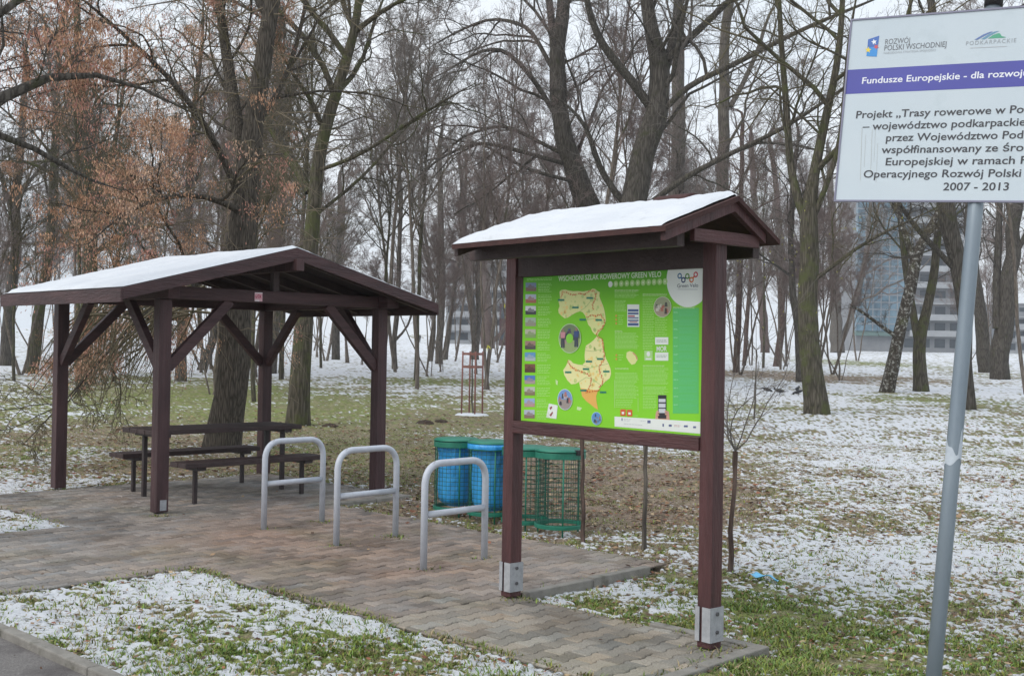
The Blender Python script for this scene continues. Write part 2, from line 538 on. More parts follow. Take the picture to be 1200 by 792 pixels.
def snow_noise(x, y):
    n = .18 * fbm(x * 2.6, y * 2.6, 3, 3) + .24 * fbm(x * 9, y * 9, 11, 3) + .58 * fbm(x * 32, y * 32, 23, 2)
    return np.clip((n - .5) / .105 * .29 + .5, 0, 1)            # roughly even spread over 0..1

def lawn_z(x, y, snow=None):
    b = gz(x, y)
    near = np.clip(1.4 - np.asarray(y) / 40, .15, 1)
    z = b - .025 + near * (.030 * (fbm(x * 1.7, y * 1.7, 41, 3) - .5) + .030 * (fbm(x * 9, y * 9, 47, 3) - .5))
    if snow is not None: z = z + snow * (.010 + .022 * fbm(x * 16, y * 16, 53, 3) ** 1.3) * near
    A, B = w2ab(x, y)
    low = sstep(-.2, .25, A) * sstep(-4.4, -4.9, B)             # the lawn lies lower beside the slab
    return z - .045 * low

def build_ground():
    th = np.r_[np.arange(-180, -34, 6.), np.arange(-34, -30, .5), np.arange(-30, 30, .1), np.arange(30, 34, .5), np.arange(34, 180, 6.)]
    th = np.radians(th)
    rr = [.02, .8, 1.6, 2.4, 3.0]
    while rr[-1] < 22: rr.append(rr[-1] * 1.0028)
    while rr[-1] < 420: rr.append(rr[-1] * 1.009)
    rr += [600, 900, 1500, 2400]
    rr = np.array(rr)
    nt_, nr = len(th), len(rr)
    R, T = np.meshgrid(rr, th, indexing='ij')
    x = (R * np.sin(T)).ravel(); y = (R * np.cos(T)).ravel()
    cov, grn, leaf = lawn(x, y)
    n = snow_noise(x, y)
    snow = sstep(-.22, .22, n - (1 - cov))
    z = lawn_z(x, y, snow)
    pv = in_paved(x, y, .0) | in_asphalt(x, y)
    z = np.where(pv, np.minimum(z, -.075), z)
    z = np.where(y < 0, -.02, z)
    # base soil / straw / green mix (real colour of what grows there)
    g1 = fbm(x * 3.1, y * 3.1, 61, 4); g2 = vnoise(x * 40, y * 40, 67); g3 = vnoise(x * 23, y * 23, 71)
    gm = np.clip(grn * 1.15 + (g1 - .5) * 1.5, 0, 1)[:, None]
    lm = np.clip(leaf * 1.0 + (g3 - .5) * 1.3, 0, 1)[:, None]
    green = np.array([.185, .225, .062]) * (.65 + .7 * g2)[:, None]
    straw = np.array([.25, .20, .13]) * (.55 + .8 * g3)[:, None]
    brown = np.array([.27, .205, .165]) * (.5 + .95 * g2)[:, None]
    c = straw * (1 - gm) + green * gm
    c = c * (1 - lm * .85) + brown * lm * .85
    i, j = np.meshgrid(np.arange(nr - 1), np.arange(nt_), indexing='ij')
    j2 = (j + 1) % nt_
    F = np.stack([i * nt_ + j, (i + 1) * nt_ + j, (i + 1) * nt_ + j2, i * nt_ + j2], -1).reshape(-1, 4)[:, ::-1]
    m = bpy.data.materials.new('snowy_lawn'); m.use_nodes = True
    t = m.node_tree; L = t.links.new; b = t.nodes['Principled BSDF']
    b.inputs['Roughness'].default_value = .85; b.inputs['Specular IOR Level'].default_value = .2
    ac = t.nodes.new('ShaderNodeAttribute'); ac.attribute_name = 'col'
    as_ = t.nodes.new('ShaderNodeAttribute'); as_.attribute_name = 'snow'
    tcn = t.nodes.new('ShaderNodeTexCoord')
    n1 = t.nodes.new('ShaderNodeTexNoise'); n1.inputs['Scale'].default_value = 42; n1.inputs['Detail'].default_value = 7; n1.inputs['Roughness'].default_value = .82
    n2 = t.nodes.new('ShaderNodeTexNoise'); n2.inputs['Scale'].default_value = 75; n2.inputs['Detail'].default_value = 4; n2.inputs['Roughness'].default_value = .7
    for q in (n1, n2): L(tcn.outputs['Object'], q.inputs['Vector'])
    mr = t.nodes.new('ShaderNodeMath'); mr.operation = 'MULTIPLY_ADD'; mr.inputs[1].default_value = 2.9; mr.inputs[2].default_value = -1.45
    L(n1.outputs['Fac'], mr.inputs[0])
    ad = t.nodes.new('ShaderNodeMath'); ad.operation = 'ADD'; L(as_.outputs['Fac'], ad.inputs[0]); L(mr.outputs[0], ad.inputs[1])
    ss = t.nodes.new('ShaderNodeMapRange'); ss.interpolation_type = 'SMOOTHSTEP'
    ss.inputs['From Min'].default_value = .47; ss.inputs['From Max'].default_value = .74
    L(ad.outputs[0], ss.inputs[0])
    mr2 = t.nodes.new('ShaderNodeMapRange'); mr2.inputs['From Min'].default_value = .28; mr2.inputs['From Max'].default_value = .72
    mr2.inputs['To Min'].default_value = .35; mr2.inputs['To Max'].default_value = 1.65
    L(n2.outputs['Fac'], mr2.inputs[0])
    mu = t.nodes.new('ShaderNodeMixRGB'); mu.blend_type = 'MULTIPLY'; mu.inputs[0].default_value = 1
    L(ac.outputs['Color'], mu.inputs[1]); L(mr2.outputs[0], mu.inputs[2])
    x2 = t.nodes.new('ShaderNodeMixRGB'); x2.inputs[2].default_value = (.68, .70, .735, 1)
    L(ss.outputs[0], x2.inputs[0]); L(mu.outputs[0], x2.inputs[1]); L(x2.outputs[0], b.inputs['Base Color'])
    bm = t.nodes.new('ShaderNodeBump'); bm.inputs['Strength'].default_value = .7; bm.inputs['Distance'].default_value = .03
    L(n1.outputs['Fac'], bm.inputs['Height']); L(bm.outputs[0], b.inputs['Normal'])
    me = np_mesh('lawn', np.c_[x, y, z], F, m, True, {'snow': snow, 'col': np.clip(c, .01, 1)})
    o = link(bpy.data.objects.new('lawn', me)); o['kind'] = 'structure'
build_ground()

# ------------------------------------------------------------------ grass blades, dead leaves (nobody could count them)
rng = np.random.default_rng(7)
def scatter(n, poly_uv=None, y0=4.2, y1=20.):
    """points over the visible ground, denser close by"""
    u = rng.random(n)
    y = y0 * (y1 / y0) ** u
    x = (rng.random(n) * 2 - 1) * .49 * y
    return x, y

def build_grass():
    x, y = scatter(1000000, None, 4.6, 22.)
    ok = ~in_paved(x, y, -.015) & ~in_asphalt(x, y, -.07)
    x, y = x[ok], y[ok]
    cov, grn, leaf = lawn(x, y)
    sn = sstep(-.10, .10, snow_noise(x, y) - (1 - cov))
    g1 = fbm(x * 3.1, y * 3.1, 61, 4); tuft = fbm(x * 6.5, y * 6.5, 83, 3)
    gm = np.clip(grn * 1.15 + (g1 - .5) * 1.5, 0, 1)
    p = (.10 + .9 * gm) * (1 - .86 * sn) * (1 - .75 * leaf) * sstep(.25, .6, tuft)
    k = rng.random(len(x)) < p * .95
    x, y, gm, sn, tuft = x[k], y[k], gm[k], sn[k], tuft[k]
    # tufts growing round the feet of the cycle stands and posts, and out of the joints along the edges of the paving
    tx, ty = [], []
    for (fx, fy, q) in ((-2.176, 10.316, 30), (-1.739, 10.80, 110), (-1.415, 9.542, 40), (-.978, 10.03, 130), (-.625, 8.581, 40), (-.188, 9.07, 40), (.05, 7.57, 50), (1.10, 6.40, 60), (-3.30, 11.0, 60), (-5.0, 12.9, 120), (-1.45, 12.85, 60)):
        tx.append(fx + rng.normal(size=q) * .06); ty.append(fy + rng.normal(size=q) * .05)
    for (a0_, b0_, a1_, b1_, q) in ((-1.15, -6.6, -1.15, -2.6, 2600), (-2.8, -2.60, -1.15, -2.60, 900), (-1.1, -6.62, .0, -6.62, 260), (.05, -4.78, 1.4, -4.78, 300), (1.75, -4.7, 1.75, -.5, 1500), (-.92, -.2, -.92, 1.4, 250), (-.03, -6.6, -.03, -4.8, 500)):
        t_ = rng.random(q); pw_ = fbm(t_ * 14, t_ * 3 + a0_, 77, 3)
        kk = pw_ > .46; t_ = t_[kk]; n_ = len(t_)
        Aq = a0_ + (a1_ - a0_) * t_ + rng.normal(size=n_) * .035; Bq = b0_ + (b1_ - b0_) * t_ + rng.normal(size=n_) * .035
        tx.append(GO[0] + GA[0] * Aq + GB[0] * Bq); ty.append(GO[1] + GA[1] * Aq + GB[1] * Bq)
    tx = np.concatenate(tx); ty = np.concatenate(ty)
    x = np.r_[x, tx]; y = np.r_[y, ty]; gm = np.r_[gm, np.full(len(tx), .55)]; sn = np.r_[sn, np.zeros(len(tx))]; tuft = np.r_[tuft, np.full(len(tx), .5)]
    n = len(x)
    z = np.where(in_paved(x, y), -.006, lawn_z(x, y, sn) - .004)
    h = (.012 + .028 * rng.random(n) ** 2.0) * (.5 + .9 * tuft) * np.clip(1.25 - y * .035, .5, 1.1)
    wd = (.0022 + .0020 * rng.random(n)) * (.7 + y * .07)
    an = rng.random(n) * 2 * PI; ln = h * (.5 + 1.5 * rng.random(n))
    dx, dy = np.cos(an), np.sin(an)
    px, py = -dy * wd, dx * wd
    b0 = np.c_[x - px, y - py, z]; b1 = np.c_[x + px, y + py, z]
    m0 = np.c_[x + dx * ln * .35 - px * .8, y + dy * ln * .35 - py * .8, z + h * .7]; m1 = np.c_[x + dx * ln * .35 + px * .8, y + dy * ln * .35 + py * .8, z + h * .7]
    tp = np.c_[x + dx * ln, y + dy * ln, z + h]
    V = np.stack([b0, b1, m1, m0, tp], 1).reshape(-1, 3)
    base = (np.arange(n) * 5)[:, None]
    F = np.concatenate([base + np.array([0, 1, 2, 3]), base + np.array([3, 2, 4])], 1).ravel()
    cn = np.tile([4, 3], n)
    r = rng.random(n)[:, None]; r2 = rng.random(n)[:, None]
    gr = np.array([.165, .235, .052]) * (.45 + 1.0 * r) * (1 + (r2 - .5) * np.array([.7, 0, -.4])); st = np.array([.30, .24, .14]) * (.6 + .8 * r)
    q = (r2[:, 0] < .10 + .55 * (1 - gm))[:, None]
    c = np.where(q, st, gr)
    me = np_mesh('grass', V, F, M['grass'], False, {'col': np.repeat(c, 5, 0)}, counts=cn)
    tag(link(bpy.data.objects.new('grass', me)), 'short green and straw-coloured grass poking through thin snow', 'grass', kind='stuff')
build_grass()

def build_leaves():
    x, y = scatter(420000, None, 4.6, 27.)
    A, B = w2ab(x, y)
    pav = in_paved(x, y) | in_asphalt(x, y, .0)
    cov, grn, leaf = lawn(x, y)
    sn = sstep(-.10, .10, snow_noise(x, y) - (1 - cov))
    cl_ = fbm(x * 2.2, y * 2.2, 91, 3)
    p = (.10 + leaf ** 1.5 * sstep(.35, .65, cl_)) * (1 - .35 * sn)
    edge = np.exp(-((A - 1.75) / .25) ** 2) * (B > -4.8) * (B < -.4) * .5 + np.exp(-((B + 4.75) / .18) ** 2) * (A > .1) * (A < 1.8) * .4
    p = np.where(pav, .0022 + .05 * edge, p * .8 + .12 * edge * ~pav)
    k = rng.random(len(x)) < p * .42
    x, y, pav, sn = x[k], y[k], pav[k], sn[k]
    n = len(x)
    z = np.where(pav, .006, lawn_z(x, y, sn) + .008)
    s = (.007 + .021 * rng.random(n) ** 2) * np.clip(y / 9, .8, 1.6)
    an = rng.random(n) * 2 * PI; ti = (rng.random(n) - .5) * 1.1
    ax = np.c_[np.cos(an), np.sin(an), np.zeros(n)]
    ay = np.c_[-np.sin(an) * np.cos(ti), np.cos(an) * np.cos(ti), np.sin(ti)]
    c0 = np.c_[x, y, z + np.abs(np.sin(ti)) * s * .5]
    cu = (rng.random(n) * .5)[:, None] * s[:, None] * np.array([0, 0, 1.])
    S = s[:, None]
    V = np.stack([c0 - ax * S, c0 - ay * S * .6 + cu * .6, c0 + ax * S * 1.1 + cu, c0 + ay * S * .6 + cu * .6], 1).reshape(-1, 3)
    F = (np.arange(n) * 4)[:, None] + np.arange(4)
    pal = np.array([[.20, .12, .07], [.13, .075, .05], [.30, .20, .12], [.085, .055, .04], [.36, .27, .17], [.23, .10, .06]])
    c = pal[rng.integers(0, len(pal), n)] * (.6 + .7 * rng.random(n))[:, None]
    me = np_mesh('fallen_leaves', V, F, M['leaf'], False, {'col': np.repeat(c, 4, 0)})
    tag(link(bpy.data.objects.new('fallen_leaves', me)), 'scattered brown and tan dead leaves on the lawn and paving edges', 'leaves', kind='stuff')
build_leaves()

# ------------------------------------------------------------------ block paving
def block_outline(L, P, amp):
    """I-shaped interlocking block, centred"""
    hx, hy = L / 2, P / 2
    top = [(-hx, hy + amp), (-hx * .62, hy + amp), (-hx * .30, hy - amp), (hx * .30, hy - amp), (hx * .62, hy + amp), (hx, hy + amp)]
    bot = [(x, -y) for x, y in reversed(top)]
    return top[::-1] + bot[::-1]      # counter-clockwise
def build_paving():
    Lb, Pb, amp = .185, .112, .0095
    V = []; F = []; C = []; COLR = []; n = 0
    r = random.Random(3)
    for a0, a1, b0, b1, tone in PAVED:
        a0 = max(a0, -6.5)
        j0, j1 = math.floor(b0 / Pb) - 1, math.ceil(b1 / Pb) + 1
        for j in range(j0, j1):
            off = (j % 2) * Lb / 2
            for i in range(math.floor(a0 / Lb) - 1, math.ceil(a1 / Lb) + 2):
                cA, cB = i * Lb + off, j * Pb
                if cA + Lb / 2 < a0 + .03 or cA - Lb / 2 > a1 - .03 or cB + Pb / 2 < b0 + .03 or cB - Pb / 2 > b1 - .03: continue
                rings = []
                dz = r.gauss(0, .0018); tx, ty = r.gauss(0, .010), r.gauss(0, .010)
                for ins, zz in ((.0042, -.02), (.0042, -.006), (.0102, 0)):
                    o = block_outline(Lb - 2 * ins, Pb - 2 * ins, amp)
                    ring = []
                    for (px, py) in o:
                        A = min(max(cA + px, a0 + ins), a1 - ins); B = min(max(cB + py, b0 + ins), b1 - ins)
                        ring.append((A, B, zz + (dz + tx * px + ty * py if zz > -.01 else 0)))
                    rings.append(ring)
                k = len(rings[0])
                for ring in rings: V.extend(ring)
                for q in range(2):
                    for e in range(k):
                        e2 = (e + 1) % k
                        F.extend((n + q * k + e, n + q * k + e2, n + (q + 1) * k + e2, n + (q + 1) * k + e)); C.append(4)
                F.extend(range(n + 2 * k, n + 3 * k)); C.append(k)
                n += 3 * k
                v = r.uniform(.72, 1.22); h = r.gauss(0, .03)
                COLR.extend([(v, h, tone)] * (3 * k))
    V = np.array(V)
    W = np.c_[GO[0] + GA[0] * V[:, 0] + GB[0] * V[:, 1], GO[1] + GA[1] * V[:, 0] + GB[1] * V[:, 1], V[:, 2]]
    K = np.array(COLR)
    A, B = V[:, 0], V[:, 1]
    # soil trodden over the blocks round the cycle stands, grey clean blocks at the shelter, weathered ones on the slab
    d = np.exp(-(((A - .2) / 1.5) ** 2 + ((B + 2.6) / 2.3) ** 2)) * (.75 + .7 * fbm(A * 1.5, B * 1.5, 5, 3))
    d = np.clip(d, 0, 1)[:, None]
    grey = np.array([.270, .250, .230]); soil = np.array([.240, .170, .130]); slab = np.array([.272, .252, .216])
    base = np.where((K[:, 2] == 2)[:, None], slab, grey)
    c = base * (1 - d * .8) + soil * d * .8
    st = sstep(.56, .70, fbm(A * 1.1 + 7, B * 1.1, 15, 4))[:, None]          # dark damp stains
    c = c * (1 - .28 * st)
    st2 = sstep(.60, .66, fbm(A * 3.1 + 2, B * 1.6, 45, 4))[:, None]
    c = c * (1 - .24 * st2)
    mo = sstep(.55, .7, fbm(A * 2.3, B * 2.3, 25, 4))[:, None]
    c = c * (1 - .22 * mo) + np.array([.17, .155, .085]) * .22 * mo
    pinkish = sstep(.55, .66, fbm(A * .8 + 3, B * .8, 35, 3))[:, None]
    c = c * (1 + pinkish * np.array([.05, -.02, -.05]))
    c = c * K[:, 0][:, None] * (1 + K[:, 1][:, None] * np.array([1, 0, -1]))
    me = np_mesh('block_paving', W, F, M['paver'], False, {'col': np.clip(c, .02, .8)}, counts=C)
    tag(link(bpy.data.objects.new('block_paving', me)), kind='structure')
    # bed under the blocks
    mb = MB()
    for q, (a0, a1, b0, b1, tone) in enumerate(PAVED):
        a0 = max(a0, -6.5)
        P = [ab2w(a0, b0), ab2w(a1, b0), ab2w(a1, b1), ab2w(a0, b1)]
        z = -.0125 - .0002 * q
        mb.add([(p[0], p[1], z) for p in P], [(0, 1, 2, 3)])
    o = mb.build('paving_bed', M['joint']); o['kind'] = 'structure'
build_paving()

def kerb_run(name, A0, B0, A1, B1, width, top, depth, unit, mats=M['concrete']):
    """row of precast kerb stones along a line of the A,B grid"""
    p, q = ab2w(A0, B0), ab2w(A1, B1)
    Ln = np.linalg.norm(q - p); t = (q - p) / Ln; s = np.array([-t[1], t[0], 0])
    mb = MB(); k = max(1, round(Ln / unit)); r = random.Random(int(Ln * 100))
    for i in range(k):
        a, b = p + t * (Ln * i / k + .003), p + t * (Ln * (i + 1) / k - .003)
        dz = r.gauss(0, .003)
        mb.beam(a + np.array([0, 0, top - depth / 2 + dz]), b + np.array([0, 0, top - depth / 2 + dz + r.gauss(0, .003)]), width, depth, side=s)
    o = mb.build(name, mats, bevel=.008); o['kind'] = 'structure'
    return o
kerb_run('kerb', -2.91, -12.0, -2.91, -2.60, .075, .035, .2, 1.0)                  # asphalt path / verge
kerb_run('kerb', -1.15, -6.665, .035, -6.665, .08, .012, .2, .62)                      # end of the slab under the board
kerb_run('kerb', .02, -6.622, .02, -5.9, .07, .004, .2, .72)
kerb_run('kerb', .08, -4.79, 1.42, -4.79, .07, .012, .2, .67)                          # edge of the cycle-stand apron
kerb_run('kerb', 1.80, -.46, 2.80, -.46, .07, .012, .2, .5)
# asphalt path
mb = MB()
P = [ab2w(-9, -14), ab2w(-2.946, -14), ab2w(-2.946, -2.60), ab2w(-9, -2.60)]
mb.add([(p[0], p[1], -.004) for p in P], [(0, 1, 2, 3)])
mb.build('asphalt_path', M['asphalt'])['kind'] = 'structure'

# ================================================================== TREES
TW = {
    'far': mat('haze_paled_twigs', (.185, .142, .128), .9, (.27, .215, .20), 2),  # paler than the nearer twigs: haze of distance put into the colour
    'far2': mat('haze_paled_grey_twigs', (.175, .150, .136), .9, (.25, .222, .205), 2),  # greyer far twigs, also lightened in colour to fade like haze
    'grey': mat('grey_twigs', (.11, .096, .086), .9, (.17, .15, .138), 3),
    'mauve': mat('mauve_twigs', (.15, .118, .108), .9, (.21, .17, .158), 2),
    'olive': mat('olive_twigs', (.082, .072, .040), .9, (.14, .115, .072), 3),
    'dark': mat('dark_twigs', (.058, .050, .044), .9, (.10, .087, .076), 3),
    'tan': mat('tan_shoots', (.17, .135, .09), .9, (.24, .20, .14), 3),
}
BK = {
    'far': bark_mat('haze_paled_bark', (.085, .070, .060), (.24, .205, .175), (.10, .105, .06), .56),  # lighter copy of the bark, fading of far trunks painted in
    'grey': bark_mat('grey_bark', (.055, .048, .043), (.19, .168, .145), (.085, .09, .045), .56),
    'oak': bark_mat('furrowed_bark', (.026, .023, .020), (.150, .130, .108), (.075, .08, .04), .62, scale=1.9),
    'moss': bark_mat('mossy_bark', (.036, .033, .025), (.145, .128, .100), (.092, .100, .045), .48),
    'dark': bark_mat('dark_bark', (.036, .032, .028), (.140, .126, .110), (.062, .066, .036), .56),
    'pale': bark_mat('blotched_bark', (.03, .026, .022), (.10, .085, .07), (.08, .085, .04), .55, white=(.46, .46, .43)),
    'brown': bark_mat('brown_bark', (.05, .035, .031), (.17, .122, .105), None),
}

class Wood:
    def __init__(s): s.V = []; s.F = []; s.n = 0
    def tubes(s, P, R, sides):
        """P (B,n,3), R (B,n) -> tubes"""
        B, n = R.shape
        if B == 0: return
        T = np.gradient(P, axis=1)
        T /= np.linalg.norm(T, axis=2, keepdims=True) + 1e-9
        ref = np.where(np.abs(T[:, :1, 2:3]) > .8, np.array([1., 0, 0]), np.array([0, 0, 1.]))
        ref = np.broadcast_to(ref, T.shape)
        U = np.cross(ref, T); U /= np.linalg.norm(U, axis=2, keepdims=True) + 1e-9
        W = np.cross(T, U)
        a = np.arange(sides) * 2 * PI / sides
        V = P[:, :, None] + R[:, :, None, None] * (np.cos(a)[:, None] * U[:, :, None] + np.sin(a)[:, None] * W[:, :, None])
        s.V.append(V.reshape(-1, 3))
        b = np.arange(B)[:, None, None] * n * sides; i = np.arange(n - 1)[None, :, None] * sides; k = np.arange(sides)
        k2 = (k + 1) % sides
        F = np.stack(np.broadcast_arrays(b + i + k, b + i + k2, b + i + sides + k2, b + i + sides + k), -1).reshape(-1, 4)
        s.F.append(F + s.n); s.n += B * n * sides
    def mesh(s, name, m, base):
        return np_mesh(name, np.concatenate(s.V) - base, np.concatenate(s.F), m, True)

def resample(P, R, n):
    P = np.asarray(P, float); R = np.asarray(R, float)
    d = np.r_[0, np.cumsum(np.linalg.norm(np.diff(P, axis=0), axis=1))]
    t = np.linspace(0, d[-1], n)
    # smooth the corners a little
    Q = np.stack([np.interp(t, d, P[:, k]) for k in range(3)], 1); r = np.interp(t, d, R)
    for _ in range(2):
        Q[1:-1] = Q[1:-1] * .5 + (Q[:-2] + Q[2:]) * .25
    return Q, r

def grow(rg, P, R, L, k, ang, ratio, m, trop=.15, wander=.18, t0=.25, rr=.02, curv=0., rmin=.002, taper=.35, power=.6):
    B, n = R.shape
    if B == 0: return np.zeros((0, m, 3)), np.zeros((0, m)), np.zeros(0)
    idx = np.repeat(np.arange(B), k); Nn = B * k
    t = t0 + (1 - t0) * (np.tile(np.arange(k), B) + rg.random(Nn)) / k
    f = np.clip(t * (n - 1), 0, n - 1.001); i = f.astype(int); w_ = (f - i)[:, None]
    pos = P[idx, i] * (1 - w_) + P[idx, i + 1] * w_
    tan = P[idx, i + 1] - P[idx, i]; tan /= np.linalg.norm(tan, axis=1)[:, None] + 1e-9
    rad = R[idx, i] * (1 - w_[:, 0]) + R[idx, i + 1] * w_[:, 0]
    pr = rg.normal(size=(Nn, 3)); pr -= tan * (pr * tan).sum(1)[:, None]; pr /= np.linalg.norm(pr, axis=1)[:, None] + 1e-9
    a = (ang * (.6 + .8 * rg.random(Nn)))[:, None]
    d = tan * np.cos(a) + pr * np.sin(a); d[:, 2] += trop
    d /= np.linalg.norm(d, axis=1)[:, None]
    ln = L[idx] * ratio * (1 - power * t) * (.55 + .9 * rg.random(Nn))
    st = (ln / (m - 1))[:, None]
    Q = np.empty((Nn, m, 3)); Q[:, 0] = pos
    for j in range(1, m):
        d = d + rg.normal(size=(Nn, 3)) * wander; d[:, 2] += curv
        d /= np.linalg.norm(d, axis=1)[:, None]
        Q[:, j] = Q[:, j - 1] + d * st
    r0 = np.maximum(np.minimum(rad * .72, rr * ln), rmin)
    RR = np.maximum(r0[:, None] * np.linspace(1, taper, m), rmin * .7)
    return Q, RR, ln

def arclen(P): return np.linalg.norm(np.diff(P, axis=1), axis=2).sum(1)

def lumpy(w_, P, R, sides, rg, amp=.07, flare=True):
    """one thick stem with an uneven surface and a root flare"""
    n = len(P)
    T = np.gradient(P, axis=0); T /= np.linalg.norm(T, axis=1)[:, None]
    U = np.cross(np.broadcast_to([0, 1., 0], T.shape), T); U /= np.linalg.norm(U, axis=1)[:, None]
    W = np.cross(T, U)
    a = np.arange(sides) * 2 * PI / sides
    s0 = rg.random() * 50
    hh = np.r_[0, np.cumsum(np.linalg.norm(np.diff(P, axis=0), axis=1))]
    q = fbm((a * 1.3)[None] + s0 + np.zeros((n, 1)), hh[:, None] * 1.1 + np.zeros((1, sides)), 7, 3) - .5
    q2 = np.sin(a * 5 + s0)[None] * np.exp(-hh / .35)[:, None] * .16 * flare
    rad = R[:, None] * (1 + 2 * amp * q + q2)
    V = P[:, None] + rad[..., None] * (np.cos(a)[:, None] * U[:, None] + np.sin(a)[:, None] * W[:, None])
    w_.V.append(V.reshape(-1, 3))
    i = np.arange(n - 1)[:, None] * sides; k = np.arange(sides); k2 = (k + 1) % sides
    F = np.stack(np.broadcast_arrays(i + k, i + k2, i + sides + k2, i + sides + k), -1).reshape(-1, 4)
    w_.F.append(F + w_.n); w_.n += n * sides

def px_line(pts, Y, dy=0.):
    """a stem measured in the picture, standing at its own distance Y; dy = how far its end leans nearer or farther"""
    P = []; R = []
    n = len(pts)
    for q, (u, v, w_) in enumerate(pts):
        yy = Y + dy * q / max(n - 1, 1)
        P.append(at_depth(u, v, yy)); R.append(w_ / 2 * yy / FPX)
    return np.array(P), np.array(R)

KEYS = {}
def hero(label, stem, limbs=(), bark='grey', twig='grey', seed=1, group=None, auto=(9, 6, 6, 4), spread=1., top=None, name='bare_tree', twig_r=.0042,
         up=.25, ang=.85, droop=0., limb_t0=.35, cat='tree', limb_len=.34, keys=None, shoots=0, brush=False):
    """a tree traced as a stem and main limbs in the picture, grown on in all directions"""
    rg = np.random.default_rng(seed)
    b = ground_at(stem[0][0], stem[0][1])
    Y = b[1]
    P, R = px_line(stem, Y)
    P[0, 2] = b[2] - .08
    root = thing(name, label, cat, b, group=group)
    # carry the stem on upwards so that the crown is complete above the frame
    d = P[-1] - P[-2]; d = d / np.linalg.norm(d); d = d * .6 + np.array([0, 0, .6])
    h_ = P[-1, 2] - b[2]
    hx = max(2.2, (top or 13) - h_)
    R = np.r_[R, R[-1] * .55, .012]
    P = np.vstack([P, P[-1] + d / np.linalg.norm(d) * hx * .5 + rg.normal(size=3) * .25, P[-1] + d / np.linalg.norm(d) * hx + rg.normal(size=3) * .5])
    k = max(12, int(arclen(P[None])[0] / .45))
    Q, q = resample(P, R, k)
    Q += (np.stack([vnoise(np.arange(k) * .35, np.full(k, seed * 3.1), 1), vnoise(np.arange(k) * .35, np.full(k, seed * 5.7), 2), np.full(k, .5)], 1) - .5) * q[:, None] * .6
    wt, wc = Wood(), Wood()
    lumpy(wt, Q, q, 14, rg)
    main = [(Q, q)]
    for li in limbs:
        pts, dy = (li if isinstance(li, tuple) else (li, None))
        if dy is None: dy = rg.normal() * .8
        LP, LR = px_line(pts, Y, dy); LR = LR * .82
        e = LP[-1] - LP[-2]; e /= np.linalg.norm(e)
        ext = .25 * arclen(LP[None])[0]
        LP = np.vstack([LP, LP[-1] + e * ext + rg.normal(size=3) * .15]); LR = np.r_[LR, .006]
        LQ, Lr = resample(LP, LR, max(7, int(arclen(LP[None])[0] / .4)))
        lumpy(wt, LQ, Lr, 9, rg, .05, False)
        main.append((LQ, Lr))
    # automatic limbs from every main stem
    tips = []
    allP = []
    n1, n2, n3, n4 = auto
    for qi, (mq, mr) in enumerate(main):
        L = arclen(mq[None])
        a1, r1, l1 = grow(rg, mq[None], mr[None], L, int(n1 * 1.4) if qi == 0 else max(4, int(n1 * .8)), ang, limb_len * spread if qi == 0 else .5 * spread, 10, up, .20, limb_t0 if qi == 0 else .15, .0125, .0)
        wt.tubes(a1, r1, 6)
        mm = np.resize(np.arange(1), 1)
        a2, r2, l2 = grow(rg, a1, r1, l1, n2, .8, .55, 7, .12, .2, .15, .012, .02 - droop * .10, twig_r)
        # twigs straight off the main stem too
        ax, rx, lx = grow(rg, mq[None], mr[None], np.array([min(L[0], 7.)]), 10, 1.1, .26, 7, .15, .2, .3, .010, .0, twig_r)
        a2 = np.concatenate([a2, ax]); r2 = np.concatenate([r2, rx]); l2 = np.concatenate([l2, lx])
        wc.tubes(a2, r2, 5)
        a3, r3, l3 = grow(rg, a2, r2, l2, n3, .75, .55, 6, .06, .22, .15, .010, -droop * .12, twig_r * .75)
        wc.tubes(a3, r3, 3)
        a4, r4, l4 = grow(rg, a3, r3, l3, n4, .7, .6, 5, .03, .25, .2, .010, -droop * .15, twig_r * .6)
        wc.tubes(a4, r4, 3)
        tips.append(a3[:, -1]); allP.append(a4[:, -1])
    if shoots:
        s1, sr, sl = grow(rg, Q[None], q[None], np.array([3.2]), shoots, 1.3, .55, 9, .05, .30, .10, .005, -.06, twig_r * .8, power=.1)
        wsh = Wood(); wsh.tubes(s1, sr, 4)
        s2, sr2, sl2 = grow(rg, s1, sr, sl, 4, .8, .5, 6, .0, .32, .2, .006, -.05, twig_r * .6)
        tips.append(s2[:, -1]); allP.append(s1[:, -1])
        wsh.tubes(s2, sr2, 3)
        link(bpy.data.objects.new('epicormic_growth', wsh.mesh('epicormic_growth', TW['tan'], b)), root)
    if brush:                                    # low branches drooping in a fan beside the shelter
        r_ = random.Random(4)
        for q in range(46):
            u0, v0 = 250 - 110 * r_.random(), 330 + 45 * r_.random()
            u1, v1 = u0 - r_.uniform(30, 120), r_.uniform(400, 478)
            yy = Y - r_.uniform(1.5, 4.)
            pts = [(u0 + (u1 - u0) * t + 10 * math.sin(t * 5 + q), v0 + (v1 - v0) * t ** 1.35 - 14 * math.sin(t * PI), 2.4 * (1 - t) + .8) for t in np.linspace(0, 1, 6)]
            LP, LR = px_line(pts, yy, r_.uniform(-.8, .8))
            LQ, Lr = resample(LP, LR, 12)
            wc.tubes(LQ[None], Lr[None], 4)
            s2, sr2, sl2 = grow(rg, LQ[None], Lr[None], arclen(LQ[None]), 9, .5, .30, 6, -.10, .14, .15, .006, -.05, .0028)
            wc.tubes(s2, sr2, 3); tips.append(s2[::3, -1])
        LP, LR = px_line([(272, 300, 8), (258, 318, 7), (235, 328, 6), (205, 335, 5), (170, 345, 4), (140, 362, 2)], Y - .5, -2.0)
        LQ, Lr = resample(LP, LR, 12); wt.tubes(LQ[None], Lr[None], 6)
